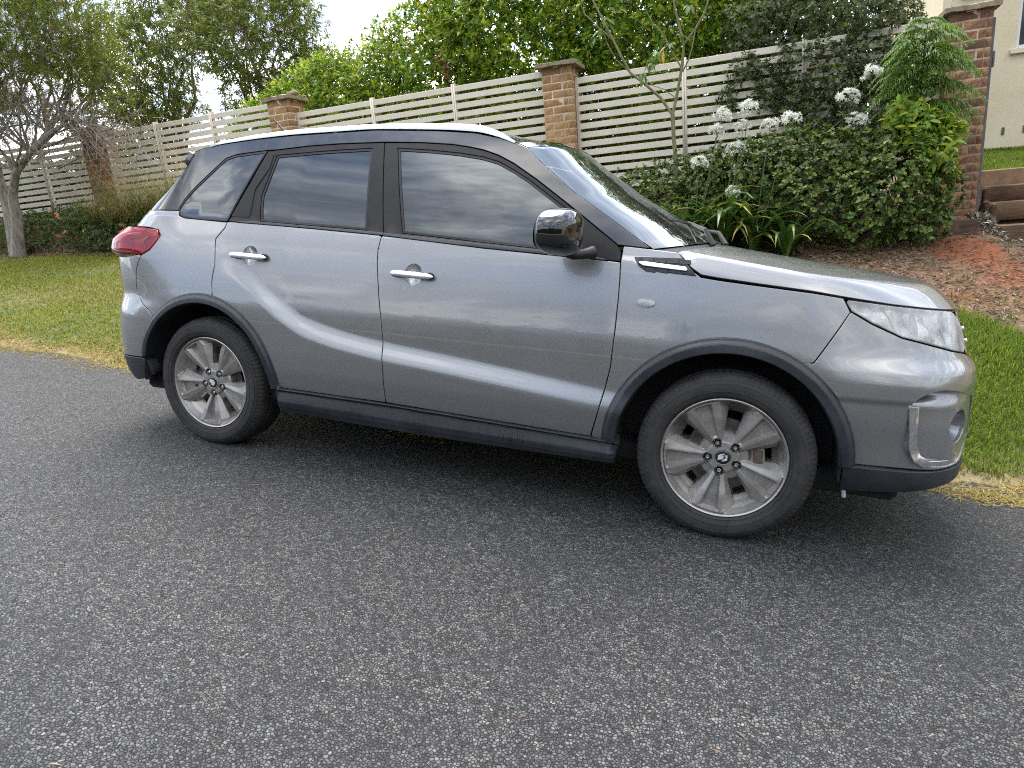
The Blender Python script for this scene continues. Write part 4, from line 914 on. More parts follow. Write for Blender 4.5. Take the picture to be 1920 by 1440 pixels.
# ---- wheels
def rim_mat():
    m = Mat('satin_grey_alloy', (.30, .285, .265), .38, .75); c = m.coord(); v = m.noise(c, 18., 6, .65)
    m.base(m.mix(m.ramp(v, [(.35, 0.), (.7, 1.)]), (.36, .345, .325), (.44, .42, .395))); m.rough(m.ramp(v, [(.3, .34), (.7, .46)])); return m.m
ALLOY = rim_mat()
def tyre_mat():
    m = Mat('tyre_rubber', (.02, .02, .02), .75); c = m.coord(); v = m.noise(c, 11., 7, .7)
    m.base(m.mix(m.ramp(v, [(.38, 0.), (.75, 1.)]), (.016, .016, .0165), (.048, .045, .041))); m.rough(m.ramp(v, [(.3, .6), (.7, .85)]))
    m.bump(m.noise(c, 260., 3), .25, .001); return m.m
TYRE = tyre_mat(); IRON = simple('rusty_cast_iron', (.10, .075, .055), .7, .3, .5, 25.); STEEL = simple('brake_steel', (.13, .125, .12), .45, 1., .3, 30.)
CAL = simple('brake_caliper_grey', (.30, .31, .28), .55, .3, .4, 25.); NUT = simple('nickel_nut', (.62, .60, .50), .22, 1.); POCKET = simple('nut_pocket_dark', (.02, .02, .019), .6)
def make_rim():
    """wheel face as a polar sheet whose grid lines follow the spoke ridges and edges"""
    rr = np.r_[.001, np.linspace(.012, .058, 6), .0605, .0645, np.linspace(.070, .096, 9), .0985, np.linspace(.104, .170, 16), .1735, np.linspace(.178, .2195, 18), [.2225, .2255, .228, .2305, .2335, .2345]]; nr = len(rr)
    tr = .0085+np.clip(rr-.07, 0, None)*.205; aw = np.radians(np.interp(rr, [.06, .097, .178, .196, .212, .2225], [24, 24.5, 26.5, 26, 21.5, 20]))
    asn = lambda t: np.arcsin(np.clip(t/rr, 0, .62)); lim = aw*.93
    tw = rr*np.sin(aw); tf = tr+.0045+.52*np.maximum(tw-tr-.0045, 0)
    br = np.stack([0*rr, np.minimum(asn(tr*.62), lim*.5), np.minimum(asn(tr), lim*.75), np.minimum(asn(tr+.0045), lim*.82), np.minimum(asn(tf), lim), aw, aw+.006, 0*rr+PI/5], 1); seg = (3, 6, 2, 5, 5, 1, 6)
    loc = [br[:, 0]]
    for k, n_ in enumerate(seg): loc += [br[:, k]+(br[:, k+1]-br[:, k])*q/n_ for q in range(1, n_+1)]
    loc = np.array(loc).T; nc = loc.shape[1]; iw = sum(seg[:5])
    Hr = np.interp(rr, [0, .03, .05, .065, .09, .15, .20, .222], [-.026, -.026, -.028, -.030, -.026, -.014, -.008, -.006])
    dep = np.interp(rr, [.070, .085, .14, .19, .209, .214], [0, .009, .020, .025, .025, .002]); slope = np.interp(rr, [.06, .1, .18, .205, .215], [.30, .30, .28, .22, .1])
    barrel = np.interp(rr, [.15, .172, .190, .210, .222, .2255, .2305, .2335, .2345], [-.092, -.086, -.066, -.038, -.013, -.003, .0, -.002, -.012]); hub = np.interp(rr, [0, .060, .0645, .090, .097], [-.026, -.028, -.038, -.042, -.052])
    t = rr[:, None]*np.sin(loc); T = tr[:, None]; ins = Hr[:, None]-dep[:, None]*np.clip((T-t)/(T*.38+1e-6), 0, 1); out = Hr[:, None]-np.clip(t-T-.0045, 0, None)*slope[:, None]-np.clip(t-tf[:, None], 0, None)*1.3
    sp = np.where(t < T, ins, out); J = np.arange(nc)[None, :]; R2 = rr[:, None]
    h = np.where(R2 < .098, np.maximum(np.where(J > iw, -1, sp), hub[:, None]), np.where(J > iw, barrel[:, None], np.maximum(sp, barrel[:, None]))); h = np.where(R2 < .0605, hub[:, None], h); h = np.where(R2 > .2215, barrel[:, None], h)
    cols = []; hh = []; wn = []
    for k in range(5):
        for s_ in (1, -1):
            order = range(nc-1) if s_ == 1 else range(nc-1, 0, -1)
            for q in order: cols.append(k*2*PI/5+(loc[:, q] if s_ == 1 else 2*PI/5-loc[:, q])); hh.append(h[:, q]); wn.append(q)
    A = np.array(cols).T; H = np.array(hh).T; na = A.shape[1]; wn = np.array(wn); Rg = np.repeat(rr[:, None], na, 1)
    for k in range(5):
        d = np.hypot(Rg*np.cos(A)-.0572*math.cos(k*2*PI/5), Rg*np.sin(A)-.0572*math.sin(k*2*PI/5)); H = np.where(d < .0135, H-.022, H)
    V = np.stack([Rg*np.cos(A), -H, Rg*np.sin(A)], -1); i = np.arange(nr-1)[:, None]; j = np.arange(na)[None, :]; j2 = (j+1) % na
    F = np.stack([i*na+j+0*j2, i*na+j2, (i+1)*na+j2, (i+1)*na+j+0*j2], -1)
    win = (wn[j] > iw) & (wn[j2] > iw) & (rr[i] > .098) & (rr[i+1] < .1736); V = V.reshape(-1, 3); F = F[~win]
    bm = bmesh.new(); vs = [bm.verts.new(v) for v in V]
    for f in F: bm.faces.new([vs[k] for k in f])
    bmesh.ops.delete(bm, geom=[v for v in bm.verts if not v.link_faces], context='VERTS')
    ed = [e for e in bm.edges if len(e.link_faces) == 1 and .09 < e.verts[0].co.xz.length < .18]
    r = bmesh.ops.extrude_edge_only(bm, edges=ed)
    for v in r['geom']:
        if isinstance(v, bmesh.types.BMVert): v.co.y += .03
    me = bpy.data.meshes.new('wheel'); bmesh.ops.recalc_face_normals(bm, faces=bm.faces); bm.to_mesh(me); bm.free()
    me.polygons.foreach_set('use_smooth', np.ones(len(me.polygons), bool)); me.set_sharp_from_angle(angle=math.radians(28))
    return me
RIM = make_rim(); RIM.materials.append(ALLOY)
def lathe(prof, n=160, name='lathe', sharp=40, wob=None):
    th = np.arange(n)/n*2*PI
    P = np.array([[(r*math.cos(t), y, r*math.sin(t)) for t in th] for r, y in prof])
    if wob is not None: P = wob(P, th)
    g = Geo(); g.grid(P, closed_v=True); return g.mesh(name, sharp=sharp)
prof = [(.219, .20), (.2325, .196), (.2335, .008), (.236, .003), (.243, -.004), (.2435, -.006), (.247, -.006), (.2475, -.0085), (.262, -.0125), (.262, -.0140), (.2655, -.0140), (.2655, -.0130), (.276, -.0145), (.290, -.0125), (.2905, -.0135), (.2935, -.0130), (.2935, -.0105), (.303, -.0055), (.3045, -.0055), (.3045, -.0030), (.311, .002), (.3195, .009), (.3255, .019), (.3285, .027), (.3215, .0285), (.3215, .034), (.3300, .0355), (.3315, .062), (.3240, .0635), (.3240, .072), (.3325, .0735), (.333, .100), (.3325, .126), (.3240, .1275), (.3240, .136), (.3315, .1375), (.330, .165), (.3285, .174), (.319, .190), (.302, .204), (.276, .211), (.245, .204), (.2335, .196)]
def sipes(P, th):
    n = len(th); k = np.arange(n) % 4
    for i in range(19, 24): P[i] = np.where((k == 0)[:, None], P[i]*[.995, 1, .995]+[0, .0006, 0], P[i])
    for i in range(26, 28): P[i] = np.where((k == 2)[:, None], P[i]*[.992, 1, .992], P[i])
    q = P.copy(); q[..., 2] = np.maximum(q[..., 2], -.327); return q
TYREM = lathe(prof, 384, 'tyre', 30, sipes); TYREM.materials.append(TYRE)
BARREL = lathe([(.2345, .004), (.226, .03), (.214, .05), (.205, .09), (.205, .19), (.219, .20)], 96, 'barrel', 50); BARREL.materials.append(POCKET)
DISC = lathe([(.005, .062), (.075, .062), (.078, .075), (.142, .075), (.143, .097), (.05, .097)], 72, 'brake_disc'); DISC.materials.append(STEEL)
CAPM = lathe([(.0005, .0195), (.020, .0195), (.0255, .0205), (.0275, .0225), (.0285, .027)], 64, 'centre_cap'); CAPM.materials.append(GLOSSB)
RINGM = lathe([(.0285, .028), (.0285, .022), (.0305, .0215), (.0315, .023), (.0315, .029)], 64, 'cap_ring'); RINGM.materials.append(ALLOY)
pk = Geo(); th = np.linspace(0, 2*PI, 25)[:-1]
P = np.array([[(r*math.cos(t), y, r*math.sin(t)) for t in th] for r, y in ((.0196, .0335), (.0192, .0282), (.0165, .0272), (.0152, .0288), (.0148, .049), (.001, .049))]); pk.grid(P, closed_v=True)
PKM = pk.mesh('nut_pocket'); PKM.materials.append(POCKET)
nu_ = Geo(); th6 = np.linspace(0, 2*PI, 7)[:-1]
P = np.array([[(r*math.cos(t), y, r*math.sin(t)) for t in th6] for r, y in ((.0095, .048), (.0095, .030), (.0075, .028), (.0045, .0275), (.0035, .030), (.0005, .030))]); nu_.grid(P, closed_v=True)
NUTM = nu_.mesh('lug_nut', sharp=25); NUTM.materials.append(NUT)
ES = [(668, 680), (805, 618), (800, 655), (700, 712), (875, 655), (875, 785), (740, 838), (760, 795), (850, 735), (668, 800)]
def emblem_mesh():
    q = np.array([((x-778)/150*.0255, -(y-722)/150*.0255) for x, y in ES]); q = q[::-1] if area2(q) < 0 else q
    bm = bmesh.new(); a = [bm.verts.new((x, .0185, z)) for x, z in inset(q, .0006)]; b = [bm.verts.new((x, .0205, z)) for x, z in q]
    f = bm.faces.new(a); n = len(a)
    for i in range(n): bm.faces.new((a[i], a[(i+1) % n], b[(i+1) % n], b[i]))
    bmesh.ops.triangulate(bm, faces=[f]); bmesh.ops.recalc_face_normals(bm, faces=bm.faces)
    me = bpy.data.meshes.new('emblem'); bm.to_mesh(me); bm.free(); me.materials.append(SATIN_EMB); return me
SATIN_EMB = simple('emblem_silver', (.82, .82, .82), .3, .35)
EMB = emblem_mesh()
calm = Geo(); ang = np.radians(np.linspace(-22, 26, 12))
P = np.array([[(r*math.cos(a), y, r*math.sin(a)) for r, y in ((.098, .055), (.105, .044), (.140, .044), (.150, .052), (.152, .11), (.098, .11))] for a in ang]); calm.grid(P, closed_v=True); calm.add(P[0], [list(range(6))]); calm.add(P[-1], [list(range(6))])
CALM = calm.mesh('brake_caliper', sharp=30); CALM.materials.append(CAL)
pist = Geo(); pist.box((.108, .036, -.028), (.142, .046, .030), .006); PISTM = pist.mesh('caliper_piston', sharp=30); PISTM.materials.append(IRON)
def wheel(name, x, y, spoke_deg, sd, cal_deg):
    """sd -1: near side.  The face looks to -Y in the wheel's own frame"""
    R1 = Matrix.Translation((x, y, .327)) @ (Matrix.Identity(4) if sd < 0 else Matrix.Rotation(PI, 4, 'Z'))
    a = math.radians(spoke_deg)
    w = link(name, RIM, None, car); w.matrix_local = R1 @ Matrix.Rotation(-a, 4, 'Y')
    inv = Matrix.Rotation(a, 4, 'Y')
    def sub(nm, me, mloc=None):
        o = link(nm, me, None, w); o.matrix_local = mloc if mloc is not None else Matrix.Identity(4); return o
    sub('tyre', TYREM, inv); sub('wheel_barrel', BARREL); sub('brake_disc', DISC); sub('centre_cap', CAPM); sub('cap_ring', RINGM)
    sub('emblem', EMB, inv @ Matrix.Rotation(math.radians(0 if 'front' in name else 35), 4, 'Y') )
    for k in range(5):
        m = Matrix.Rotation(-k*2*PI/5, 4, 'Y') @ Matrix.Translation((.0572, 0, 0))
        sub('nut_pocket', PKM, m); sub('lug_nut', NUTM, m)
    sub('brake_caliper', CALM, inv @ Matrix.Rotation(-math.radians(cal_deg), 4, 'Y')); sub('caliper_piston', PISTM, inv @ Matrix.Rotation(-math.radians(cal_deg+3), 4, 'Y'))
    return w
wheel('front_wheel', 0, -.858, 45, -1, 3); wheel('rear_wheel', -2.5, -.843, 50, -1, 200)
wheel('front_wheel', 0, .858, 20, 1, 177); wheel('rear_wheel', -2.5, .843, 70, 1, 0)
# =================================================================== plants
def unit(v): return v/(np.linalg.norm(v, axis=-1, keepdims=True)+1e-12)
def rdirs(n, r): return unit(r.normal(size=(n, 3)))
def leaf_mat(name, cols, rough=.42, trans=.30, tcol=1.6, spec=.5):
    m = Mat(name, cols[0], rough); m.set('Specular IOR Level', spec)
    k = len(cols); c = m.ramp(m.island(), [(i/(k-1), cc) for i, cc in enumerate(cols)])
    m.base(c); tr = m.n('ShaderNodeBsdfTranslucent'); hs = m.n('ShaderNodeHueSaturation'); hs.inputs['Value'].default_value = tcol; hs.inputs['Hue'].default_value = .485; m.l(c, hs.inputs['Color']); m.l(hs.outputs[0], tr.inputs[0])
    mx = m.n('ShaderNodeMixShader'); mx.inputs[0].default_value = trans; m.l(m.b.outputs[0], mx.inputs[1]); m.l(tr.outputs[0], mx.inputs[2]); m.l(mx.outputs[0], m.out.inputs[0]); return m.m
def leaf_mesh(name, P, D, Nn, Ln, Wd, fold=.12, droop=.15, six=False, wpos=.5):
    """one small folded blade per row: base, two side points (or four), tip"""
    n = len(P); Ln = np.broadcast_to(Ln, (n,))[:, None]; Wd = np.broadcast_to(Wd, (n,))[:, None]
    D = unit(D); B = unit(np.cross(D, Nn)); U = np.cross(B, D)
    tip = P+D*Ln-U*Ln*droop
    if not six:
        V = np.stack([P, P+D*Ln*wpos+B*Wd*.5+U*Wd*fold, P+D*Ln*wpos-B*Wd*.5+U*Wd*fold, tip], 1).reshape(-1, 3)
        b = np.arange(n)[:, None]*4; F = np.concatenate([b+[0, 1, 3], b+[0, 3, 2]], 0)
    else:
        a, c = .32, .72
        V = np.stack([P, P+D*Ln*a+B*Wd*.46+U*Wd*fold, P+D*Ln*a-B*Wd*.46+U*Wd*fold, P+D*Ln*c+B*Wd*.42+U*(Wd*fold-Ln*droop*.4), P+D*Ln*c-B*Wd*.42+U*(Wd*fold-Ln*droop*.4), tip, P+D*Ln*.52-U*Ln*droop*.12], 1).reshape(-1, 3)
        b = np.arange(n)[:, None]*7; F = np.concatenate([b+q for q in ([0, 1, 6], [1, 3, 6], [3, 5, 6], [5, 4, 6], [4, 2, 6], [2, 0, 6])], 0)
    return np_mesh(name, V, F, smooth=six)
def rosettes(T, A, m, L, W, spread, r, jit=.25):
    """m leaves round each twig tip T with axis A"""
    n = len(T); A = unit(A); a0 = unit(np.cross(A, r.normal(size=(n, 3)))); b0 = np.cross(A, a0)
    k = np.arange(m); th = (k/m*2*PI)[None]+r.uniform(0, 2*PI, (n, 1))+r.normal(0, .3, (n, m)); al = np.clip(r.normal(spread, jit, (n, m)), .1, 1.75)
    R_ = a0[:, None]*np.cos(th)[..., None]+b0[:, None]*np.sin(th)[..., None]
    D = A[:, None]*np.cos(al)[..., None]+R_*np.sin(al)[..., None]; Nn = A[:, None]*np.sin(al)[..., None]-R_*np.cos(al)[..., None]
    P = T[:, None]+A[:, None]*(r.uniform(-.6, .1, (n, m))*L)[..., None]
    s = r.uniform(.6, 1.15, (n, m))
    return P.reshape(-1, 3), D.reshape(-1, 3), Nn.reshape(-1, 3), (s*L).ravel(), (s*W*r.uniform(.8, 1.15, (n, m))).ravel()
def lobes_tips(lobes, dens, r, inner=.22, rough=.14, ground=None):
    """twig tips over a set of ellipsoid lobes: mostly a rough shell, some inside"""
    C = np.array([l[:3] for l in lobes], float); R_ = np.array([l[3:6] if len(l) > 4 else (l[3],)*3 for l in lobes], float)
    Ts, As = [], []
    for i in range(len(C)):
        n = int(dens*4*PI*np.mean(R_[i])**2); d = rdirs(n, r)
        ph = np.sin(d*[5.3, 6.1, 4.7]+i*1.7).prod(1)+.6*np.sin(d[:, 0]*9+d[:, 2]*7+i)
        f = 1+rough*ph*.6+r.normal(0, rough*.55, n); ins = r.random(n) < inner; f = np.where(ins, r.uniform(.35, .9, n), f)
        p = C[i]+d*R_[i]*f[:, None]; ok = np.ones(n, bool)
        for j in range(len(C)):
            if j != i: ok &= (((p-C[j])/R_[j])**2).sum(1) > (.50 if inner > 0 else .8)
        Ts.append(p[ok]); As.append(unit(d[ok]*1.0+[0, 0, .45]+r.normal(0, .35, (ok.sum(), 3))))
    T, A = np.vstack(Ts), np.vstack(As)
    if ground is not None: k = T[:, 2] > ground(T[:, 0], T[:, 1])+.02; T, A = T[k], A[k]
    return T, A
def limb(g, a, b, r0, r1, rr, bend=.12, n=5, k=5, sag=0.):
    a, b = np.array(a, float), np.array(b, float); t = np.linspace(0, 1, n)[:, None]; L_ = np.linalg.norm(b-a)
    off_ = rr.normal(0, bend*L_*.5, 3); P = a+(b-a)*t+off_*np.sin(t*PI)+rr.normal(0, bend*L_*.1, (n, 3))*np.sin(t*PI)-np.array([0, 0, sag])*t*t
    g.tube(P, np.linspace(r0, r1, n), k, cap=False); return P
def bark_mat(name, a, b, sc=14., stretch=(1, 1, .25), bump=.7):
    m = Mat(name, a, .9); c = m.coord(scale=stretch); n = m.noise(c, sc, 7, .7); m.base(m.mix(m.ramp(n, [(.35, 0.), (.68, 1.)]), a, b)); m.bump(n, bump, .02); return m.m
PALEBARK = bark_mat('pale_papery_bark', (.13, .105, .085), (.40, .36, .31), 16.); TWIG = bark_mat('grey_brown_twig', (.13, .10, .08), (.27, .22, .18), 20.)
DRYTWIG = bark_mat('bleached_twig', (.20, .165, .135), (.36, .31, .26), 22.); GREENBARK = bark_mat('green_grey_bark', (.13, .125, .065), (.25, .23, .13), 24., bump=.4)
def shrub(name, label, cat, base, lobes, dens, mat, leaf, m=7, spread=1.0, seed=1, inner=.22, rough=.14, group=None, six=False, stems=10, stem_mat=None, fold=.12, droop=.15, keep=None, ground=None, stem_r=.012):
    r = np.random.default_rng(seed); o = empty(name, base, 0, label, cat, group); b = np.array(base)
    T, A = lobes_tips(lobes, dens, r, inner, rough, ground)
    if keep is not None: k = keep(T); T, A = T[k], A[k]
    P, D, Nn, Ln, Wd = rosettes(T-b, A, m, leaf[0], leaf[1], spread, r)
    link('foliage', leaf_mesh('foliage', P, D, Nn, Ln, Wd, fold, droop, six), mat, o)
    if stems:
        g = Geo(); idx = r.choice(len(T), min(len(T), stems*6), replace=False)
        forks = [T[i] for i in idx[:stems]]; 
        for i in range(len(forks)):
            e = b+(forks[i]-b)*.72; limb(g, b*0+r.normal(0, .05, 3)*[1, 1, 0], e-b, stem_r, stem_r*.5, r, .12, 6)
            for j in idx[stems+i*4:stems+i*4+4]:
                if np.linalg.norm(T[j]-e) < 1.1: limb(g, e-b, T[j]-b, stem_r*.45, stem_r*.15, r, .1, 4, 4)
        g.obj('stem', stem_mat or TWIG, o)
    return o
def ribbons(name, P0, D0, L_, W_, bend, mat, r, n=7, parent=None):
    m = len(P0); t = np.linspace(0, 1, n); D0 = unit(D0); hor = D0*[1, 1, 0]; hor = unit(hor+1e-6); side = np.stack([-hor[:, 1], hor[:, 0], 0*hor[:, 0]], 1)
    a0 = np.arcsin(np.clip(D0[:, 2], -1, 1)); ang = a0[:, None]-bend[:, None]*t[None]**1.4; ds = L_[:, None]/(n-1)
    x = np.cumsum(np.cos(ang)*ds, 1)-np.cos(ang[:, :1])*ds; z = np.cumsum(np.sin(ang)*ds, 1)-np.sin(ang[:, :1])*ds; C = P0[:, None]+hor[:, None]*x[..., None]+np.array([0, 0, 1.])*z[..., None]
    w = W_[:, None]*.5*(1-t[None]**2)+.0004; A, B = C-side[:, None]*w[..., None], C+side[:, None]*w[..., None]; V = np.stack([A, B], 2).reshape(-1, 3); b = (np.arange(m)*n*2)[:, None]
    F = np.concatenate([b+[2*i, 2*i+1, 2*i+3, 2*i+2] for i in range(n-1)], 0); return link(name, np_mesh(name, V, F), mat, parent)
# ---- bright hedge beyond the fence
HEDGE = leaf_mat('bright_hedge_leaf', [(.024, .062, .005), (.050, .125, .008), (.090, .190, .012), (.155, .27, .016), (.26, .35, .024), (.46, .43, .04)], .42, .36, 1.7, .25)
hedges = [
 (-7.30, [(-7.65, 6.05, 2.70, .58), (-7.35, 6.0, 2.95, .52), (-6.95, 6.1, 3.02, .58), (-7.0, 6.1, 2.35, .7)], 'yellow green hedge shrub at the low end, above the broken pillar cap'),
 (-6.15, [(-6.35, 6.1, 3.22, .66), (-5.80, 6.2, 3.15, .68), (-6.45, 6.0, 2.5, .7), (-5.6, 6.0, 2.6, .75), (-6.2, 6.1, 3.55, .40)], 'rounded hedge shrub next to the sky gap, above the rear of the car roof'),
 (-4.60, [(-5.05, 6.0, 3.25, .70), (-4.45, 6.1, 3.5, .80), (-4.7, 5.9, 2.6, .85), (-4.0, 6.0, 3.1, .8), (-4.1, 6.4, 4.45, .55)], 'tall hedge shrub with a dead brown spray hanging on it'),
 (-2.90, [(-3.3, 6.0, 3.7, .85), (-2.7, 6.0, 3.3, .8), (-3.0, 6.1, 4.4, .8), (-2.3, 6.1, 4.0, .8), (-3.0, 6.0, 2.5, .9)], 'dense hedge shrub rising behind the tan brick pillar'),
 (-1.20, [(-1.7, 6.0, 3.5, .8), (-1.1, 6.0, 3.2, .75), (-1.3, 6.1, 4.2, .8), (-.6, 6.1, 3.7, .8), (-1.0, 6.0, 2.4, .9)], 'sunlit hedge shrub behind the forked sapling'),
 (.30, [(.0, 6.2, 3.3, .75), (.5, 6.3, 3.0, .7), (.1, 6.4, 4.0, .7), (.4, 6.2, 2.2, .8)], 'hedge shrub half hidden by the grey green bush over the fence')]
for k, (cx, lobes, lab) in enumerate(hedges):
    shrub('hedge_shrub', lab, 'hedge shrub', (cx, 6.1, 1.75), lobes, 150, HEDGE, (.088, .036), 7, 1.0, 20+k, .20, .20, 'bright green hedge behind the fence', six=False, stems=8, droop=.10, fold=.14)
GARDEN = leaf_mat('deep_green_garden_leaf', [(.014, .030, .008), (.022, .045, .012), (.035, .065, .017), (.05, .085, .022)], .45, .2)
for k, (x0, zt, zb, lab) in enumerate(((-15.6, 3.3, 1.9, 'garden shrub at the far end behind the slats'), (-13.8, 3.2, 1.9, 'garden shrub glimpsed through the slats behind the pale trunk'), (-12.1, 3.1, 1.9, 'garden shrub glimpsed through the slats left of the dark pillar'), (-10.5, 2.9, 1.9, 'garden shrub right behind the overgrown dark pillar'), (-8.5, 2.25, 1.8, 'low garden shrub under the strip of sky between the slats'), (-6.4, 2.9, 1.8, 'garden shrub behind the slats at the broken pillar'), (-4.5, 3.3, 1.8, 'garden shrub deep behind the tall hedge'), (-2.6, 3.3, 1.8, 'garden shrub deep behind the tan pillar'), (-.9, 3.2, 1.7, 'garden shrub deep behind the forked sapling'), (.7, 3.1, 1.5, 'garden shrub behind the fence, under the spilling shrub'), (1.75, 2.55, 1.4, 'garden shrub behind the fence next to the tall pillar'))):
    yb = 7.4 if -7 < x0 < 1.5 else 6.0; h_ = (zt-zb)/2
    shrub('garden_shrub', lab, 'garden shrub', (x0, yb, zb-.3), [(x0-.45, yb, zb+h_*.6, .75, .55, h_*1.1), (x0+.45, yb+.1, zb+h_*.8, .75, .55, h_*1.15), (x0, yb-.1, zb+h_*.2, .85, .5, h_)] if x0 < 1.5 else [(x0, 5.5, 1.9, .34, .4, .55)], 70, GARDEN, (.14, .075), 7, 1.0, 120+k, .25, .18, 'garden shrubs seen between the slats', stems=5)
# dead spray caught on the hedge
r = np.random.default_rng(3); DEAD = leaf_mat('dead_leaf', [(.20, .10, .035), (.34, .19, .07), (.46, .29, .12)], .7, .2)
T = np.array([(-3.80, 5.22, 3.42), (-3.76, 5.2, 3.36), (-3.70, 5.2, 3.33), (-3.72, 5.18, 3.22), (-3.66, 5.2, 3.25), (-3.73, 5.18, 3.12)]); T = np.repeat(T, 3, 0)+r.normal(0, .025, (18, 3))
db = empty('dead_branch', (-3.74, 5.3, 3.5), 0, 'withered brown leaf spray hanging on the green hedge', 'dead branch'); P, D, Nn, Ln, Wd = rosettes(T-np.array((-3.74, 5.3, 3.5)), np.tile([0, -.3, -1.], (18, 1)), 6, .085, .028, .7, r)
link('foliage', leaf_mesh('foliage', P, D, Nn, Ln, Wd, .3, .3), DEAD, db); g = Geo(); g.tube([(0, .1, .1), (0, -.1, -.05), (.03, -.1, -.35)], [.006, .005, .003], 5); g.obj('stem', TWIG, db)

# ---- tall thin-leaved tree beyond the fence
GUM = leaf_mat('thin_grey_green_leaf', [(.040, .072, .014), (.058, .105, .018), (.085, .145, .022), (.13, .195, .026), (.21, .26, .03), (.26, .17, .04)], .55, .36, 1.6, .25)
def gum(base, lobes, seed, label, dens=36, name='gum_tree', leaf=(.15, .020), limbs=26):
    r = np.random.default_rng(seed); o = empty(name, base, 0, label, 'tree', 'trees beyond the fence'); b = np.array(base); g = Geo()
    fork = np.array((.15, .1, 1.3)); limb(g, (0, 0, -.2), fork, .20, .13, r, .06, 6, 9); g.obj('trunk', PALEBARK, o)
    T, A = lobes_tips(lobes, dens, r, .45, .30); g = Geo(); ends = []
    for i in r.choice(len(T), limbs, replace=False):
        e = fork+(T[i]-b-fork)*.8; Pm = limb(g, fork, e, .055, .014, r, .22, 8, 5); ends += [Pm[3], Pm[5], Pm[7]]
    ends = np.array(ends)
    for i in r.choice(len(T), limbs*14, replace=False):
        d = np.linalg.norm(ends-(T[i]-b), axis=1); j = d.argmin()
        if d[j] < 1.5: limb(g, ends[j], T[i]-b, .010, .003, r, .25, 5, 3)
    g.obj('branch', TWIG, o)
    A = unit(A*.5+[0, 0, -.8]); P, D, Nn, Ln, Wd = rosettes(T-b, A, 8, leaf[0], leaf[1], .65, r, .3); link('foliage', leaf_mesh('foliage', P, D, Nn, Ln, Wd, .1, .2), GUM, o); return o
gum((-10.6, 10.3, 1.9), [(-11.0, 9.8, 5.5, .8), (-10.3, 9.6, 5.6, 1.0), (-9.8, 9.8, 5.0, .8), (-10.6, 9.8, 4.5, .8), (-9.2, 10, 4.3, .75), (-11.7, 10, 6.2, .9), (-10.4, 10, 6.6, 1.1), (-9.6, 10.2, 5.8, .65), (-9.15, 10.2, 4.9, .5), (-9.9, 9.8, 3.9, .5)], 31, 'open crowned tree with drooping grey green leaves against the sky', 46, leaf=(.16, .026))
gum((-15.2, 11.5, 2.0), [(-15.2, 11, 5.8, 1.2), (-14.2, 11, 6.6, 1.1), (-16.2, 11, 6.4, 1.2), (-14.6, 11, 5.0, .8), (-13.5, 11.2, 7.4, 1.0), (-15.6, 11, 4.2, 1.0), (-16.8, 11, 4.6, 1.1)], 32, 'farther thin leaved tree behind the pale multi stemmed trunk', 44, leaf=(.17, .028), limbs=20)

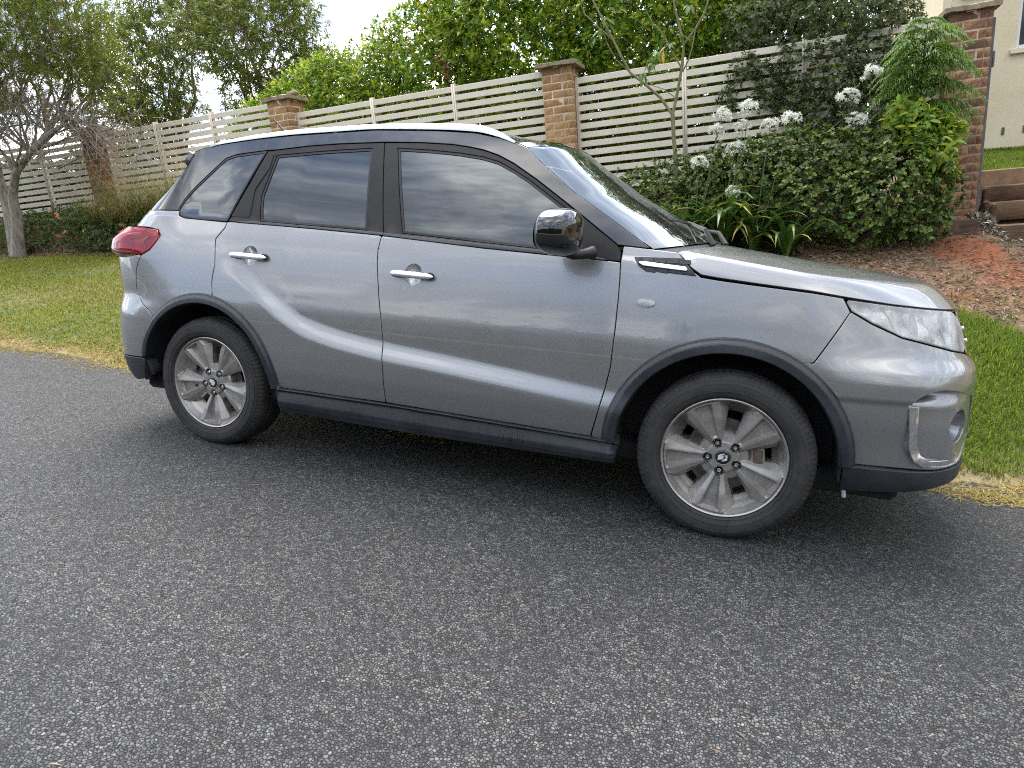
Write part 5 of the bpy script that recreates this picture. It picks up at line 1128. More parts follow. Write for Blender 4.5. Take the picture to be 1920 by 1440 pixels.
# ---- pale-barked tree with wispy needles on the near lawn
NEEDLE = leaf_mat('wispy_needle_leaf', [(.045, .070, .014), (.070, .110, .018), (.110, .160, .022), (.19, .23, .028), (.33, .34, .04)], .55, .4)
def teatree():
    r = np.random.default_rng(41); b = np.array((-11.12, 4.0, 1.26)); o = empty('paperbark_tree', b, 0, 'leaning multi stemmed tree with pale flaky bark on the lawn', 'tree')
    def wp(pts): return np.array(pts)-b
    g = Geo(); R_ = wp([(-11.16, 4.0, 1.22), (-11.089, 4.0, 1.448), (-10.936, 4.0, 1.9), (-10.877, 4.0, 2.28), (-10.65, 4.0, 2.603), (-10.217, 4.0, 2.87), (-9.759, 4.0, 3.06), (-9.379, 4.0, 3.147), (-9.142, 4.0, 3.147)])
    g.tube(R_, [.175, .115, .085, .072, .060, .048, .036, .028, .018], 9); L_ = wp([(-11.10, 4.02, 1.22), (-11.15, 4.02, 1.453), (-11.163, 4.05, 1.917), (-11.115, 4.05, 2.326), (-11.172, 4.0, 2.695), (-11.30, 4.1, 3.2), (-11.2, 4.1, 3.7)]); g.tube(L_, [.165, .115, .085, .075, .065, .05, .03], 9)
    for k in range(7):
        a = k*2*PI/7; g.tube([(.0, .0, .10), (.16*math.cos(a), .16*math.sin(a), .005), (.30*math.cos(a), .30*math.sin(a), -.05)], [.09, .05, .015], 6)
    V = np.vstack(g.V); 
    for q in g.V: q += .010*np.sin(q[:, [2]]*40+q[:, [0]]*55)*unit(np.c_[q[:, :2]*0+1, q[:, :1]*0])
    g.obj('trunk', PALEBARK, o)
    lob = [(-11.6, 4.2, 4.3, .9), (-10.7, 4.0, 4.5, .75), (-9.9, 4.1, 4.35, .65), (-10.3, 4.2, 3.75, .55), (-12.4, 4.1, 4.0, .8), (-9.2, 4.2, 3.85, .5), (-9.0, 4.2, 4.5, .55), (-11.3, 4.1, 3.5, .6), (-8.5, 4.2, 3.85, .32), (-12.3, 4.1, 5.1, .8), (-10.3, 4.2, 5.1, .6), (-9.4, 4.3, 5.2, .45), (-8.3, 4.2, 3.35, .25)]
    T, A = lobes_tips(lob, 210, r, .40, .30); g = Geo(); src = np.vstack([R_[3:], L_[2:]]); ends = []
    for i in r.choice(len(T), 60, replace=False):
        t = T[i]-b; d = np.linalg.norm(src-t, axis=1); j = r.choice(d.argsort()[:5]); Pm = limb(g, src[j], t, .020, .006, r, .28, 8, 4); ends += list(Pm[2:])
    ends = np.array(ends)
    for i in r.choice(len(T), 1500, replace=False):
        t = T[i]-b; d = np.linalg.norm(ends-t, axis=1); j = d.argmin()
        if d[j] < .9: limb(g, ends[j], t, .0055, .002, r, .25, 5, 3)
    g.obj('branch', TWIG, o)
    g = Geo()   # bleached dead wood arching over the pillar
    arcs = [[(-9.142, 4.0, 3.147), (-8.646, 4.0, 3.036), (-8.192, 4.0, 2.811)], [(-10.562, 4.0, 3.444), (-9.987, 4.0, 3.37), (-9.442, 4.0, 3.279), (-9.142, 4.0, 3.147)], [(-10.824, 4.0, 3.131), (-10.284, 4.0, 3.52), (-9.885, 4.0, 3.903), (-9.214, 4.0, 4.152)]]
    for a in arcs: g.tube(resample([np.array(q)-b for q in a], .2, closed=False), .012, 5)
    st_ = np.vstack([np.array(a) for a in arcs]+[R_[5:]+b])
    for k in range(420):
        s = st_[r.integers(len(st_))]+r.normal(0, .12, 3); d = np.array([r.normal(.35, .5), r.normal(0, .25), r.normal(-.05, .3)]); L2 = r.uniform(.3, 1.0)
        t = np.linspace(0, 1, 6)[:, None]; P = s-b+d*L2*t+np.array([0, 0, .10])*np.sin(t*PI)-np.array([0, 0, .28])*L2*t**2+r.normal(0, .02, (6, 3)); g.tube(P, np.linspace(.006, .0018, 6), 3, cap=False)
    g.obj('dead_branch', DRYTWIG, o)
    up = T[:, 2] > 3.7+.35*np.sin(T[:, 0]*2.3); keep = (up & (r.random(len(T)) < .9)) | (r.random(len(T)) < .22); T, A = T[keep], A[keep]
    P, D, Nn, Ln, Wd = rosettes(T-b, unit(A+[.3, 0, -.2]), 11, .09, .0085, .6, r, .3); link('foliage', leaf_mesh('foliage', P, D, Nn, Ln, Wd, .1, .1), NEEDLE, o); return o

# ---- dark rounded shrub in front of the fence, and the grey-green one spilling over it
BUSH = leaf_mat('leathery_dark_leaf', [(.022, .046, .010), (.040, .076, .015), (.064, .114, .022), (.094, .152, .030), (.14, .20, .04), (.24, .26, .055)], .45, .24, 1.5, .28)
GREYB = leaf_mat('grey_green_leaf', [(.038, .058, .022), (.060, .086, .032), (.088, .120, .044), (.12, .155, .056), (.17, .19, .07)], .5, .22, 1.5, .28)
lob = [(1.35, 4.0, 1.30, .46, .40, .44), (1.05, 3.95, 1.12, .48, .42, .42), (.60, 4.0, 1.20, .46, .40, .46), (.25, 4.12, 1.28, .40, .36, .40), (-.15, 4.25, 1.40, .38, .32, .42), (.12, 4.12, 1.48, .34, .3, .36), (-.30, 4.15, 1.42, .28, .26, .34), (.78, 4.15, 1.55, .42, .36, .34), (.45, 4.2, 1.58, .36, .34, .32), (1.18, 4.15, 1.42, .36, .36, .30), (1.48, 3.95, 1.02, .30, .3, .28)]
shrub('rounded_shrub', 'large dark leaved shrub beside the tall brick pillar, in front of the fence', 'shrub', (.8, 4.2, .80), lob, 300, BUSH, (.044, .031), 8, 1.05, 51, .15, .20, None, six=True, stems=16, ground=z_land, fold=.10, droop=.12)
lob = [(-.75, 4.30, 1.52, .30, .26, .26), (-1.12, 4.36, 1.48, .26, .22, .22), (-.42, 4.38, 1.52, .28, .24, .28), (-.95, 4.1, 1.22, .34, .3, .3), (-.45, 4.05, 1.15, .36, .3, .3)]
shrub('low_shrub', 'low dark shrub at the foot of the forked sapling', 'shrub', (-.8, 4.3, 1.15), lob, 330, BUSH, (.042, .022), 8, 1.05, 52, .15, .2, None, six=False, stems=8, ground=z_land)
lob = [(.45, 5.15, 3.05, .52, .42, .36), (.95, 5.1, 3.02, .50, .42, .36), (1.35, 5.15, 2.92, .32, .36, .28), (.08, 5.15, 3.05, .36, .40, .34), (.75, 5.2, 3.3, .55, .4, .3), (.55, 4.66, 2.55, .28, .13, .26), (.85, 4.64, 2.40, .30, .13, .34), (.20, 4.66, 2.42, .16, .09, .22), (1.15, 4.66, 2.55, .26, .13, .34), (.70, 4.64, 2.05, .26, .12, .22), (1.05, 4.62, 2.1, .30, .14, .30), (-.02, 4.66, 2.62, .16, .09, .13), (-.20, 4.64, 2.35, .10, .07, .13), (1.42, 4.66, 2.35, .16, .10, .36), (.42, 4.64, 2.2, .16, .1, .2)]
shrub('overhanging_shrub', 'grey green shrub spilling over the top of the cream fence', 'shrub', (.7, 5.2, 1.3), lob, 300, GREYB, (.048, .025), 8, 1.05, 53, .15, .24, None, six=False, stems=14)

# ---- ferny seedling tree and the lance-leaved shrub by the tall pillar
FERN = leaf_mat('feathery_leaflet', [(.045, .11, .012), (.07, .155, .018), (.10, .20, .025), (.15, .25, .035)], .45, .40)
def ferny():
    r = np.random.default_rng(61); b = np.array((1.53, 4.15, 1.20)); o = empty('feathery_sapling', b, 0, 'bright green sapling with tiered feathery leaves against the tall pillar', 'sapling')
    g = Geo(); stem = np.array([(1.53, 4.15, 1.1), (1.507, 4.15, 1.80), (1.509, 4.15, 2.17), (1.517, 4.15, 2.48), (1.529, 4.15, 2.68)])-b; g.tube(stem, [.012, .010, .008, .006, .003], 7); g.obj('stem', GREENBARK, o)
    tiers = [(1.70, .40, 9), (1.80, .46, 10), (1.90, .52, 11), (2.0, .50, 11), (2.10, .54, 12), (2.19, .48, 11), (2.28, .52, 12), (2.37, .48, 11), (2.46, .48, 11), (2.54, .40, 10), (2.62, .34, 8), (2.70, .22, 7)]
    for z, L0, n in tiers:
        for k in range(n):
            a = k/n*2*PI+r.uniform(-.3, .3); Lr = L0*r.uniform(.65, 1.0); dr = np.array([math.cos(a), math.sin(a)*.62, 0]); base = np.array([1.512, 4.15, z])-b
            if dr[1] > .45: continue
            t = np.linspace(0, 1, 9); ax = base+np.outer(t*Lr, dr)+np.c_[0*t, 0*t, .30*Lr*t*(1-t)*2-.34*Lr*t*t]+np.array([0, 0, r.uniform(-.03, .03)])
            P0, D0, LL = [], [], []
            for i in range(1, 9):
                for j in range(3):
                    p = ax[i-1]+(ax[i]-ax[i-1])*(j/3); tt = (i-1+j/3)/8; side = np.cross(dr, [0, 0, 1]); pl = .125*Lr/.42*(math.sin(PI*min(1, .15+tt*.85))**.7)
                    for s_ in (-1, 1): P0.append(p); D0.append(unit(side*s_*.9+dr*.5+[0, 0, .10+r.normal(0, .12)])); LL.append(pl*r.uniform(.8, 1.2))
            m_ = len(P0); ribbons('frond', np.array(P0), np.array(D0), np.array(LL), r.uniform(.009, .015, m_), r.uniform(1.2, 2.0, m_), FERN, r, 5, o)
    return o
LANCE = leaf_mat('lance_leaf', [(.08, .16, .018), (.12, .22, .024), (.18, .29, .032), (.27, .36, .045), (.40, .40, .05)], .42, .38, 1.6, .3)
shrub('lance_leaved_shrub', 'yellow green shrub with lance shaped leaves in front of the tall pillar', 'shrub', (1.55, 4.15, 1.25), [(1.50, 3.92, 1.74, .17, .13, .17), (1.62, 3.84, 1.56, .14, .12, .14), (1.38, 3.95, 1.90, .16, .12, .13), (1.70, 3.90, 1.70, .11, .10, .12), (1.66, 3.80, 1.42, .08, .08, .09)], 300, LANCE, (.105, .034), 6, 1.1, 62, .2, .2, None, six=True, stems=7, droop=.25, stem_r=.006)

# ---- forked sapling with a few large leaves
BIGL = leaf_mat('soft_green_leaf', [(.07, .13, .03), (.10, .17, .045), (.14, .21, .06)], .55, .35); YELL = leaf_mat('yellow_leaf', [(.60, .36, .015), (.70, .44, .03)], .5, .35)
def sapling():
    r = np.random.default_rng(71); b = np.array((-.70, 4.2, 1.30)); o = empty('forked_sapling', b, 0, 'thin bare sapling with a forked trunk and one yellow leaf', 'sapling'); w = lambda pts: np.array(pts)-b
    g = Geo(); g.tube(w([(-.70, 4.2, 1.25), (-.702, 4.2, 1.5), (-.702, 4.2, 1.728), (-.719, 4.2, 1.97), (-.725, 4.2, 2.208)]), [.030, .026, .023, .021, .022], 9); tr_ = g.obj('trunk', GREENBARK, o)
    br = [([(-.725, 4.2, 2.20), (-.841, 4.2, 2.379), (-.992, 4.2, 2.529), (-1.148, 4.2, 2.666), (-1.242, 4.2, 2.849), (-1.319, 4.2, 3.015), (-1.412, 4.2, 3.207), (-1.514, 4.2, 3.425), (-1.6, 4.2, 3.7)], .016, .008), ([(-1.319, 4.2, 3.015), (-1.455, 4.18, 3.139), (-1.59, 4.16, 3.288), (-1.68, 4.15, 3.5)], .009, .004),
          ([(-.725, 4.2, 2.20), (-.666, 4.2, 2.432), (-.62, 4.2, 2.653), (-.60, 4.2, 2.849), (-.639, 4.2, 3.027), (-.683, 4.2, 3.204), (-.711, 4.2, 3.5)], .017, .008), ([(-.60, 4.2, 2.849), (-.484, 4.2, 2.977), (-.395, 4.2, 3.106), (-.344, 4.2, 3.262), (-.30, 4.2, 3.5)], .013, .006),
          ([(-.615, 4.2, 2.60), (-.55, 4.17, 2.70), (-.515, 4.16, 2.80), (-.484, 4.2, 2.977)], .008, .005), ([(-.62, 4.2, 2.628), (-.713, 4.16, 2.792), (-.784, 4.15, 2.953), (-.903, 4.15, 3.096), (-.979, 4.15, 3.256)], .008, .004), ([(-1.148, 4.2, 2.666), (-1.28, 4.15, 2.80), (-1.36, 4.14, 2.95), (-1.42, 4.12, 3.15)], .006, .003), ([(-.69, 4.2, 2.36), (-.80, 4.12, 2.45), (-.92, 4.08, 2.50), (-1.0, 4.07, 2.62)], .005, .002)]
    for pts, r0, r1 in br:
        g = Geo(); P = resample(w(pts), .09, closed=False); g.tube(P, np.linspace(r0, r1, len(P)), 7); g.obj('branch', GREENBARK, o)
    spots = [((-.748, 4.15, 2.873), 7), ((-.93, 4.10, 2.74), 9), ((-.85, 4.12, 2.80), 7), ((-1.45, 4.12, 3.10), 8), ((-1.36, 4.1, 3.2), 6), ((-.507, 4.15, 3.20), 5), ((-.98, 4.1, 2.62), 6), ((-.62, 4.12, 2.93), 4)]
    bm_ = []
    for k in range(4):
        q = np.linspace(0, 1, 6); wd = np.array([.0, .75, 1., .85, .5, 0.])*.5; V = []; 
        for i in range(6):
            z = .02*math.sin(q[i]*3+k)-.30*q[i]**2*(.6+.2*k); V += [(-wd[i]*.30, q[i], z+.05*wd[i]), (0, q[i], z), (wd[i]*.30, q[i], z+.05*wd[i])]
        F = [(a*3+c, a*3+c+1, a*3+c+4, a*3+c+3) for a in range(5) for c in range(2)]; me_ = np_mesh('leaf', np.array(V), np.array(F)); bm_.append(me_)
    for (c, n) in spots:
        for k in range(n):
            a = r.uniform(0, 2*PI); q = bpy.data.objects.new('leaf', bm_[r.integers(4)]); COL.objects.link(q); q.parent = o
            if not q.data.materials: q.data.materials.append(BIGL)
            s = r.uniform(.08, .15); q.scale = (s, s, s); q.location = np.array(c)-b+r.normal(0, .02, 3); q.rotation_euler = (r.uniform(-1.1, -.2), r.uniform(-.4, .4), a)
    ym = bm_[0].copy(); ym.materials.clear(); ym.materials.append(YELL); q = link('leaf', ym, None, o); q.scale = (.13,)*3; q.location = np.array((-.79, 4.08, 2.80))-b; q.rotation_euler = (-1.35, .1, 2.6); q['label'] = 'bright yellow leaf'
    return o

# ---- agapanthus
STRAP = leaf_mat('strap_leaf', [(.035, .085, .016), (.055, .12, .022), (.085, .16, .028), (.16, .21, .04)], .32, .30); PETAL = leaf_mat('white_petal', [(.74, .76, .66), (.82, .83, .76), (.86, .86, .82)], .5, .3, 1.0); STALK = simple('green_flower_stalk', (.065, .105, .028), .5)
def strap_mesh(r, L_, W_, bend, tipy=0):
    n = 9; t = np.linspace(0, 1, n); ang = .15+bend*t**1.3; ds = L_/(n-1); x = np.r_[0, np.cumsum(np.sin(ang[:-1])*ds)]; z = np.r_[0, np.cumsum(np.cos(ang[:-1])*ds)]
    wd = W_*.5*np.clip(np.sin(PI*(t*.86+.12))**.6, 0.05, 1)*(1-t**6); V = []
    for i in range(n): V += [(x[i], -wd[i], z[i]+wd[i]*.35), (x[i], 0, z[i]), (x[i], wd[i], z[i]+wd[i]*.35)]
    F = [(a*3+c, a*3+c+1, a*3+c+4, a*3+c+3) for a in range(n-1) for c in range(2)]; return np_mesh('leaf', np.array(V), np.array(F))
rA = np.random.default_rng(81); STRAPS = [strap_mesh(rA, rA.uniform(.42, .62), rA.uniform(.030, .042), rA.uniform(1.7, 2.9)) for _ in range(8)]
def strap_mat2():
    m = Mat('strap_leaf_blade', (.06, .12, .02), .32); c = m.coord(); sp = m.n('ShaderNodeSeparateXYZ'); m.l(c, sp.inputs[0]); r_ = m.objrand(); nz = m.noise(c, 9., 4)
    g_ = m.ramp(r_, [(0., (.030, .075, .014)), (.5, (.055, .125, .022)), (.8, (.10, .18, .03)), (1., (.22, .26, .045))]); tip = m.n('ShaderNodeMath', operation='MULTIPLY_ADD'); m.l(sp.outputs[0], tip.inputs[0]); tip.inputs[1].default_value = 1.3; tip.inputs[2].default_value = -.12
    t2 = m.n('ShaderNodeMath', operation='MULTIPLY'); m.l(tip.outputs[0], t2.inputs[0]); m.l(r_, t2.inputs[1]); cc = m.mix(m.ramp(t2.outputs[0], [(.08, 0.), (.28, 1.)]), g_, (.50, .37, .06)); m.base(cc)
    tr = m.n('ShaderNodeBsdfTranslucent'); m.l(cc, tr.inputs[0]); mx = m.n('ShaderNodeMixShader'); mx.inputs[0].default_value = .28; m.l(m.b.outputs[0], mx.inputs[1]); m.l(tr.outputs[0], mx.inputs[2]); m.l(mx.outputs[0], m.out.inputs[0]); return m.m
SM2 = strap_mat2(); [q.materials.append(SM2) for q in STRAPS]
def umbel_mesh(r, R_=.085, n=30):
    P, D, Nn, Ln, Wd = [], [], [], [], []; g = Geo()
    for k in range(n):
        d = unit(np.array([r.normal(), r.normal(), abs(r.normal())*.9+r.uniform(-.45, .5)])); L_ = R_*r.uniform(.45, .88); e = d*L_-[0, 0, .018*(1-d[2])]; g.tube([(0, 0, 0), e*.5+[0, 0, .004], e], .0012, 3, cap=False)
        ax = unit(d+[0, 0, -.15]); a0 = unit(np.cross(ax, r.normal(size=3))); b0 = np.cross(ax, a0); 
        for j in range(6):
            th = j*PI/3; rad = a0*math.cos(th)+b0*math.sin(th); P.append(e); D.append(unit(ax*.75+rad*.65)); Nn.append(unit(ax*.6-rad*.75)); Ln.append(r.uniform(.028, .040)); Wd.append(.0125)
    return np.array(P), np.array(D), np.array(Nn), np.array(Ln), np.array(Wd), g
UM = []
for k in range(4):
    P, D, Nn, Ln, Wd, g = umbel_mesh(rA); UM.append((leaf_mesh('flower_head', P, D, Nn, Ln, Wd, .15, .25), g.mesh('flower_stalks'))); UM[-1][0].materials.append(PETAL); UM[-1][1].materials.append(STALK)
def agapanthus(base, flowers, nleaf, seed, label, size=1.):
    r = np.random.default_rng(seed); x, y = base; z = float(z_land(x, y)); o = empty('agapanthus', (x, y, z), 0, label, 'flowering plant', 'white agapanthus below the fence'); b = np.array((x, y, z))
    for k in range(nleaf):
        a = k/nleaf*2*PI*2.6+r.uniform(-.3, .3); s = r.uniform(.75, 1.2)*size; q = bpy.data.objects.new('leaf', STRAPS[r.integers(8)]); COL.objects.link(q); q.parent = o; q.scale = (s, s*r.uniform(.8, 1.15), s); q.rotation_euler = (r.uniform(-.12, .12), r.uniform(-.12, .2), a); q.location = (.05*math.cos(a)*r.random(), .05*math.sin(a)*r.random(), -.01)
    for k, f in enumerate(flowers):
        e = np.array(f)-b; g = Geo(); mid = e*.55+[r.normal(0, .03), r.normal(0, .03), 0]; t = np.linspace(0, 1, 8)[:, None]; P = (1-t)**2*np.zeros(3)+2*t*(1-t)*mid+t*t*e; g.tube(P, np.linspace(.0048, .0036, 8), 6); s_ = g.obj('flower_stem', STALK, o)
        u = UM[(seed+k) % 4]; h = link('flower_head', u[0], None, s_); h.location = e; h.rotation_euler = (r.uniform(-.3, .3), r.uniform(-.3, .3), r.uniform(0, 6)); sc = r.uniform(1.0, 1.3); h.scale = (sc, sc, sc*.8); i = link('pedicels', u[1], None, s_); i.location = e; i.rotation_euler = h.rotation_euler; i.scale = h.scale
    return o
FL = [(-.207, 3.75, 2.084), (.034, 3.75, 2.115), (-.256, 3.75, 1.945), (-.013, 3.75, 1.955), (.224, 3.75, 1.94), (.398, 3.75, 1.97), (-.085, 3.75, 1.77), (-.433, 3.75, 1.669), (-.113, 3.72, 1.366), (1.08, 4.0, 2.309), (.892, 4.0, 2.122), (.968, 4.0, 1.902)]
def plant_small():
    agapanthus((-.50, 3.72), [FL[0], FL[2], FL[7]], 44, 1, 'leftmost white agapanthus clump beside the low shrub, one low bloom', 1.7)
    agapanthus((-.22, 3.62), [FL[1], FL[3], FL[6], FL[8]], 48, 2, 'white agapanthus clump with a bloom hanging low among its leaves', 1.75)
    agapanthus((.08, 3.68), [FL[4], FL[5]], 44, 3, 'white agapanthus clump with two level blooms before the fence', 1.6)
    agapanthus((.38, 3.60), [], 24, 4, 'flowerless agapanthus clump with yellowing leaf tips at the bonnet end', 1.35)
    agapanthus((1.0, 4.28), [FL[9], FL[10], FL[11]], 14, 5, 'agapanthus blooming above the dark shrub nearest the pillar')
    teatree(); ferny(); sapling()
plant_small()

# ---- arching grass clumps, ground cover, dry stems
GRASSY = leaf_mat('arching_grass_blade', [(.06, .10, .018), (.09, .13, .025), (.14, .16, .035), (.24, .20, .07), (.33, .25, .11)], .5, .35); STRAW = leaf_mat('dry_straw', [(.30, .21, .10), (.42, .31, .16), (.52, .41, .24)], .6, .25)
def clump(name, x, y, n, L0, label, seed, mat=GRASSY, cat='grass clump', group='arching grass clumps under the fence', spread=.12, straw=0, dz=0.):
    r = np.random.default_rng(seed); z = float(z_land(x, y))+dz; o = empty(name, (x, y, z), 0, label, cat, group); a = r.uniform(0, 2*PI, n)
    P0 = np.c_[r.normal(0, spread, n), r.normal(0, spread*.6, n), 0*a-.02]; D = np.c_[np.cos(a)*.5, np.sin(a)*.5, r.uniform(.7, 1.4, n)]
    ribbons('blade', P0, D, r.uniform(.55, 1.1, n)*L0, r.uniform(.005, .010, n), r.uniform(.6, 2.0, n), mat, r, 8, o)
    if straw:
        a = r.uniform(0, 2*PI, straw); ribbons('dry_stem', np.c_[r.normal(0, spread, straw), r.normal(0, spread*.5, straw), 0*a], np.c_[np.cos(a)*.45, np.sin(a)*.3, 0*a+1.], r.uniform(.8, 1.35, straw)*L0, r.uniform(.004, .007, straw), r.uniform(.3, 1.6, straw), STRAW, r, 8, o)
    return o
clump('grass_clump', -9.35, 4.35, 300, 1.3, 'arching grass clump at the foot of the overgrown dark pillar', 91, straw=26)
clump('grass_clump', -8.65, 4.40, 320, 1.35, 'arching grass clump between the dark pillar and the tail lamp', 92, straw=14, spread=.16)
clump('grass_clump', -8.0, 4.42, 320, 1.5, 'tall arching grass clump showing over the tail lamp', 93, straw=12, spread=.16)
clump('grass_clump', -7.35, 4.45, 260, 1.45, 'arching grass clump half hidden by the rear pillar of the car', 94, straw=10, spread=.18)
clump('dry_grass', -3.25, 4.45, 26, 1.15, 'thin dry grass stems in front of the fence above the car roof', 95, STRAW, 'dry grass', None, .45, dz=.15)
clump('dry_grass', -2.65, 4.45, 20, 1.25, 'thin dry grass stems beside the tan brick pillar', 96, STRAW, 'dry grass', None, .25, dz=.1)
clump('tall_weed', -.98, 4.3, 26, .85, 'thin green weed stems left of the forked sapling', 97, GRASSY, 'weed', None, .16, straw=5)
clump('tall_weed', -.58, 4.25, 30, .75, 'thin green weed stems right of the forked sapling', 98, GRASSY, 'weed', None, .10, straw=3)
COVER = leaf_mat('ground_cover_leaf', [(.035, .07, .014), (.055, .105, .019), (.08, .145, .027), (.14, .19, .04)], .5, .25)
shrub('ground_cover_shrub', 'low leafy ground cover beside the pale tree trunk', 'ground cover', (-10.6, 4.25, 1.4), [(-10.9, 4.3, 1.62, .40, .25, .34), (-10.45, 4.3, 1.62, .36, .25, .36), (-10.1, 4.35, 1.66, .34, .25, .36), (-11.35, 4.3, 1.62, .4, .25, .32), (-11.9, 4.3, 1.65, .4, .25, .32), (-12.5, 4.3, 1.7, .5, .25, .36), (-10.7, 4.5, 1.85, .4, .15, .2), (-11.5, 4.5, 1.85, .5, .15, .2)], 330, COVER, (.045, .016), 8, .9, 55, .2, .25, None, stems=4, ground=z_land)
shrub('flowering_ground_cover', 'leafy ground cover dotted with orange blossoms below the dark pillar', 'ground cover', (-9.5, 4.25, 1.4), [(-9.75, 4.25, 1.66, .36, .24, .38), (-9.4, 4.2, 1.52, .36, .24, .28), (-9.05, 4.2, 1.5, .34, .24, .25), (-8.6, 4.25, 1.5, .36, .24, .25), (-8.1, 4.3, 1.5, .4, .24, .28)], 330, COVER, (.045, .018), 8, .9, 56, .2, .25, None, stems=6, ground=z_land)
ORANGE = leaf_mat('orange_petal', [(.55, .17, .06), (.62, .26, .12), (.62, .36, .22)], .5, .3, 1.1); r = np.random.default_rng(57)
bl = empty('orange_blossoms', (-9.5, 4.0, 1.6), 0, 'scattered orange blossoms on the ground cover under the dark pillar', 'blossoms')
for k in range(10):
    c = np.array((r.uniform(-.9, 1.1), r.uniform(-.05, .12), r.uniform(-.12, .42))); P, D, Nn, Ln, Wd = rosettes(np.repeat([c], 2, 0)+r.normal(0, .012, (2, 3)), np.tile([.2, -.8, .3], (2, 1)), 6, .036, .022, 1.0, r); link('blossom', leaf_mesh('blossom', P, D, Nn, Ln, Wd), ORANGE, bl)

# ---- bare tree beyond, right
r = np.random.default_rng(101); bt = empty('bare_tree', (2.45, 11, 1.8), 0, 'small bare branched tree against the sky left of the cream house', 'tree'); g = Geo(); g.tube([(0, 0, -.3), (0, 0, 1.2), (.02, 0, 2.05)], [.09, .08, .065], 8); g.obj('trunk', GREENBARK, bt); g = Geo(); LT = []
for tgt in ((-.55, 0, 3.1), (-.25, .1, 3.3), (.1, -.1, 3.4), (.45, 0, 3.3), (.75, .1, 3.0), (-.8, 0, 2.7)):
    Pm = limb(g, (.02, 0, 2.03), tgt, .035, .012, r, .12, 7, 6); LT += list(Pm[3:])
LT = np.array(LT)
for k in range(60): s = LT[r.integers(len(LT))]; Pm = limb(g, s, s+[r.normal(0, .25), r.normal(0, .2), r.uniform(-.1, .35)], .006, .002, r, .2, 4, 3)
g.obj('branch', TWIG, bt); P, D, Nn, Ln, Wd = rosettes(LT+r.normal(0, .12, LT.shape), r.normal(size=LT.shape)+[0, 0, -.5], 7, .06, .012, .9, r); link('foliage', leaf_mesh('foliage', P, D, Nn, Ln, Wd), GUM, bt)

# =================================================================== lawns, straw, chips (uncountable)
LAWN = leaf_mat('lawn_blade', [(.060, .105, .010), (.095, .150, .014), (.155, .205, .022), (.25, .26, .038), (.37, .32, .08)], .6, .36, 1.6, .2)
LAWN2 = leaf_mat('lush_lawn_blade', [(.050, .105, .009), (.085, .155, .014), (.135, .205, .022), (.23, .265, .036)], .6, .38, 1.6, .2)
def lawn(name, x0, x1, y0, y1, n, h, w, mat, seed, mask=None, lean=.6):
    r = np.random.default_rng(seed); x, y = r.uniform(x0, x1, n), r.uniform(y0, y1, n)
    k = y > road_edge(x)-.02+np.abs(r.normal(0, .10, n))+.10*np.maximum(0, np.sin(x*2.9)+np.sin(x*7.3+1)*.6)
    k &= r.random(n) < .35+.65*sst(.5+.9*np.sin(x*1.7+2*np.sin(y*1.3))*np.sin(y*2.1+x*.6)+.5)
    if mask is not None: k &= mask(x, y, r)
    x, y = x[k], y[k]; n = len(x); z = np.where(y < YE, z_road(x, y), z_land(x, y)+land_noise(x, y)*sst((y-.5)/.3)); a = r.uniform(0, 2*PI, n); ht = h*r.uniform(.4, 1.25, n); ww = w*r.uniform(.7, 1.2, n); ln = r.uniform(.1, lean, n)*1.6
    s = np.stack([-np.sin(a), np.cos(a), 0*a], 1)*ww[:, None]*.5; d = np.stack([np.cos(a), np.sin(a), 0*a], 1); b = np.stack([x, y, z-.004], 1); up = np.array([0, 0, 1.])
    mid = b+up*(ht*.6)[:, None]+d*(ht*ln*.30)[:, None]; tip = b+up*ht[:, None]*(1-.25*ln[:, None])+d*(ht*ln)[:, None]
    V = np.stack([b-s, b+s, mid+s*.8, mid-s*.8, tip], 1).reshape(-1, 3); q = np.arange(n)[:, None]*5
    return tag(link(name, np_mesh(name, V, [q+[0, 1, 2, 3], q+[3, 2, 4]]), mat), kind='stuff')
DRYL = leaf_mat('dry_lawn_blade', [(.20, .20, .05), (.30, .26, .085), (.40, .33, .13), (.33, .24, .10)], .6, .3)
nosoil = lambda x, y, r: r.random(len(x)) > soil_mask(x, y)+.05
lawn('lawn_grass', -13.5, -3.4, .35, 4.05, 140000, .036, .0075, LAWN, 201, nosoil)
lawn('dry_lawn_grass', -13.5, -3.4, .35, 4.05, 90000, .034, .0075, DRYL, 206, lambda x, y, r: (r.random(len(x)) < sst(np.sin(x*1.1+1.3*np.sin(y*1.9))*np.sin(y*1.7+x*.8+.7)+.25)) & (r.random(len(x)) > soil_mask(x, y)+.05))
lawn('dry_lawn_grass', .75, 3.2, .30, 2.9, 24000, .045, .006, DRYL, 207, lambda x, y, r: (r.random(len(x)) < sst(.9*np.sin(x*2.7+1.3*np.sin(y*2.9))+.1)+.6*(y < .75)) & (r.random(len(x)) > soil_mask(x, y)))
lawn('lawn_grass', -3.4, .8, .35, 2.4, 20000, .05, .007, LAWN, 202, nosoil)
lawn('verge_grass', .75, 3.2, .30, 2.9, 75000, .065, .0055, LAWN2, 203, lambda x, y, r: r.random(len(x)) > soil_mask(x, y)*1.05)
lawn('upper_lawn_grass', 2.2, 4.2, 5.47, 7.98, 26000, .045, .007, LAWN2, 204, lambda x, y, r: x > 2.2)
lawn('verge_weeds', -1.0, 3.0, 2.2, 4.1, 2600, .06, .007, LAWN2, 205, lambda x, y, r: r.random(len(x)) < .25+.75*sst((2.9-y)/.5))
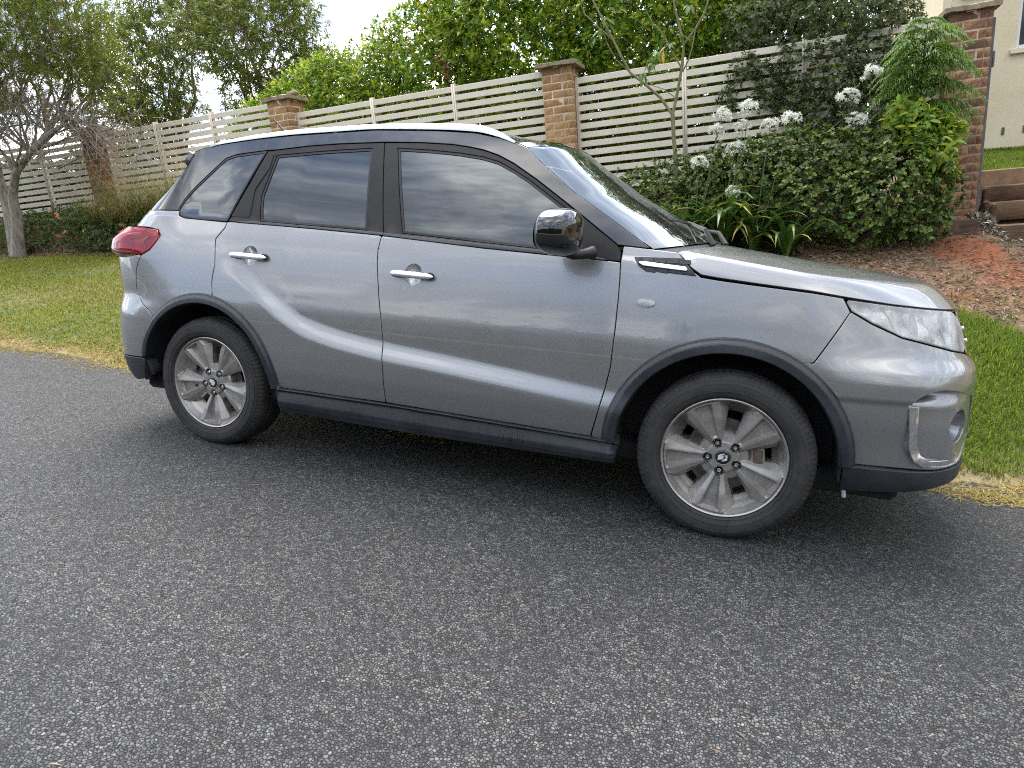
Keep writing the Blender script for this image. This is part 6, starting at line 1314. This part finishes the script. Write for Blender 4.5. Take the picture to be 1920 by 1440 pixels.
def flakes(name, n, x, y, z, L0, W0, mat, r, tilt=.35):
    P = np.stack([x, y, z], 1); D = unit(np.c_[r.normal(size=(n, 2)), r.normal(0, tilt, n)]); Nn = unit(np.c_[r.normal(0, tilt, (n, 2)), np.ones(n)]); return tag(link(name, leaf_mesh(name, P, D, Nn, L0*r.uniform(.5, 1.5, n), W0*r.uniform(.6, 1.3, n), .15, .1), mat), kind='stuff')
r = np.random.default_rng(211); LITTER = leaf_mat('leaf_litter', [(.09, .055, .035), (.17, .11, .07), (.26, .18, .12), (.36, .27, .19), (.15, .075, .05)], .8, .1)
n = 16000; x, y = r.uniform(-1.2, 3.2, n), r.uniform(2.3, 4.4, n); k = r.random(n) < soil_mask(x, y)*(1-.75*np.exp(-(((x-2.05)/.40)**2+((y-3.75)/.38)**2)**1.2)); x, y = x[k], y[k]; flakes('leaf_litter', len(x), x, y, z_land(x, y)+land_noise(x, y)+.008, .055, .011, LITTER, r)
n = 9000; x, y = r.uniform(-13, -6.5, n), r.uniform(3.85, 4.3, n); flakes('bed_mulch', n, x, y, z_land(x, y)+land_noise(x, y)+.006, .05, .014, LITTER, r)
n = 2200; x = r.uniform(2.08, 2.40, n); y = 4.62-(x-2.1)*1.6+r.normal(0, .18, n)
CHIP = leaf_mat('bark_chip', [(.06, .05, .045), (.16, .12, .09), (.30, .26, .20), (.52, .48, .40)], .8, .05)
z = z_land(x, y)+r.uniform(.005, .03, n); flakes('bark_chips', n, x, y, z, .045, .022, CHIP, r, .5)
# straw washed along the road edge and under the car, a few bits on the seal
def straw_patch(cx, cy, sx_, sy_, n, seed, nm='dry_grass_clippings', L0=.05):
    r = np.random.default_rng(seed); x, y = r.normal(cx, sx_, n), r.normal(cy, sy_, n); z = np.where(y < road_edge(x)-.03, z_road(x, y)+.006, np.maximum(z_land(x, y), z_road(x, y))+.008); return flakes(nm, n, x, y, z+r.uniform(0, .008, n), L0, .0042, STRAW2, r, .22)
STRAW2 = leaf_mat('pale_clippings', [(.28, .23, .06), (.38, .30, .09), (.46, .37, .16), (.30, .32, .06)], .7, .2)
straw_patch(-1.604, -.226, .085, .045, 420, 301); straw_patch(1.20, .22, .16, .07, 900, 302); straw_patch(1.45, .40, .10, .05, 500, 303)
r = np.random.default_rng(304); n = 5200; x = r.uniform(-7.2, -3.6, n); y = road_edge(x)+r.normal(.02, .14, n); z = np.where(y < road_edge(x)-.03, z_road(x, y)+.007, np.maximum(z_land(x, y), z_road(x, y)-.02)+.012); flakes('dry_grass_clippings', n, x, y, z, .05, .005, STRAW2, r, .3)
n = 300; x, y = r.uniform(-4.5, 2.2, n), r.uniform(-2.6, .3, n); flakes('road_debris', n, x, y, z_road(x, y)+.009, .028, .0035, LITTER, r, .15)

# =================================================================== what stands across the road (seen in the paintwork)
FARL = leaf_mat('far_tree_leaf', [(.020, .034, .012), (.032, .052, .018), (.05, .075, .024)], .6, .2)
r = np.random.default_rng(401); lob = []
for x in np.arange(-36, 36, 1.7): lob.append((x+r.normal(0, .4), -17+r.normal(0, .8), float(z_road(x, -9))+r.uniform(1.3, 1.9), r.uniform(1.6, 2.1), 1.4, r.uniform(2.0, 2.6)))
T, A = lobes_tips(lob, 30, r, .2, .2); P, D, Nn, Ln, Wd = rosettes(T, A, 6, .34, .17, 1.0, r); tag(link('far_tree_belt', leaf_mesh('far_tree_belt', P, D, Nn, Ln, Wd), FARL), kind='stuff')
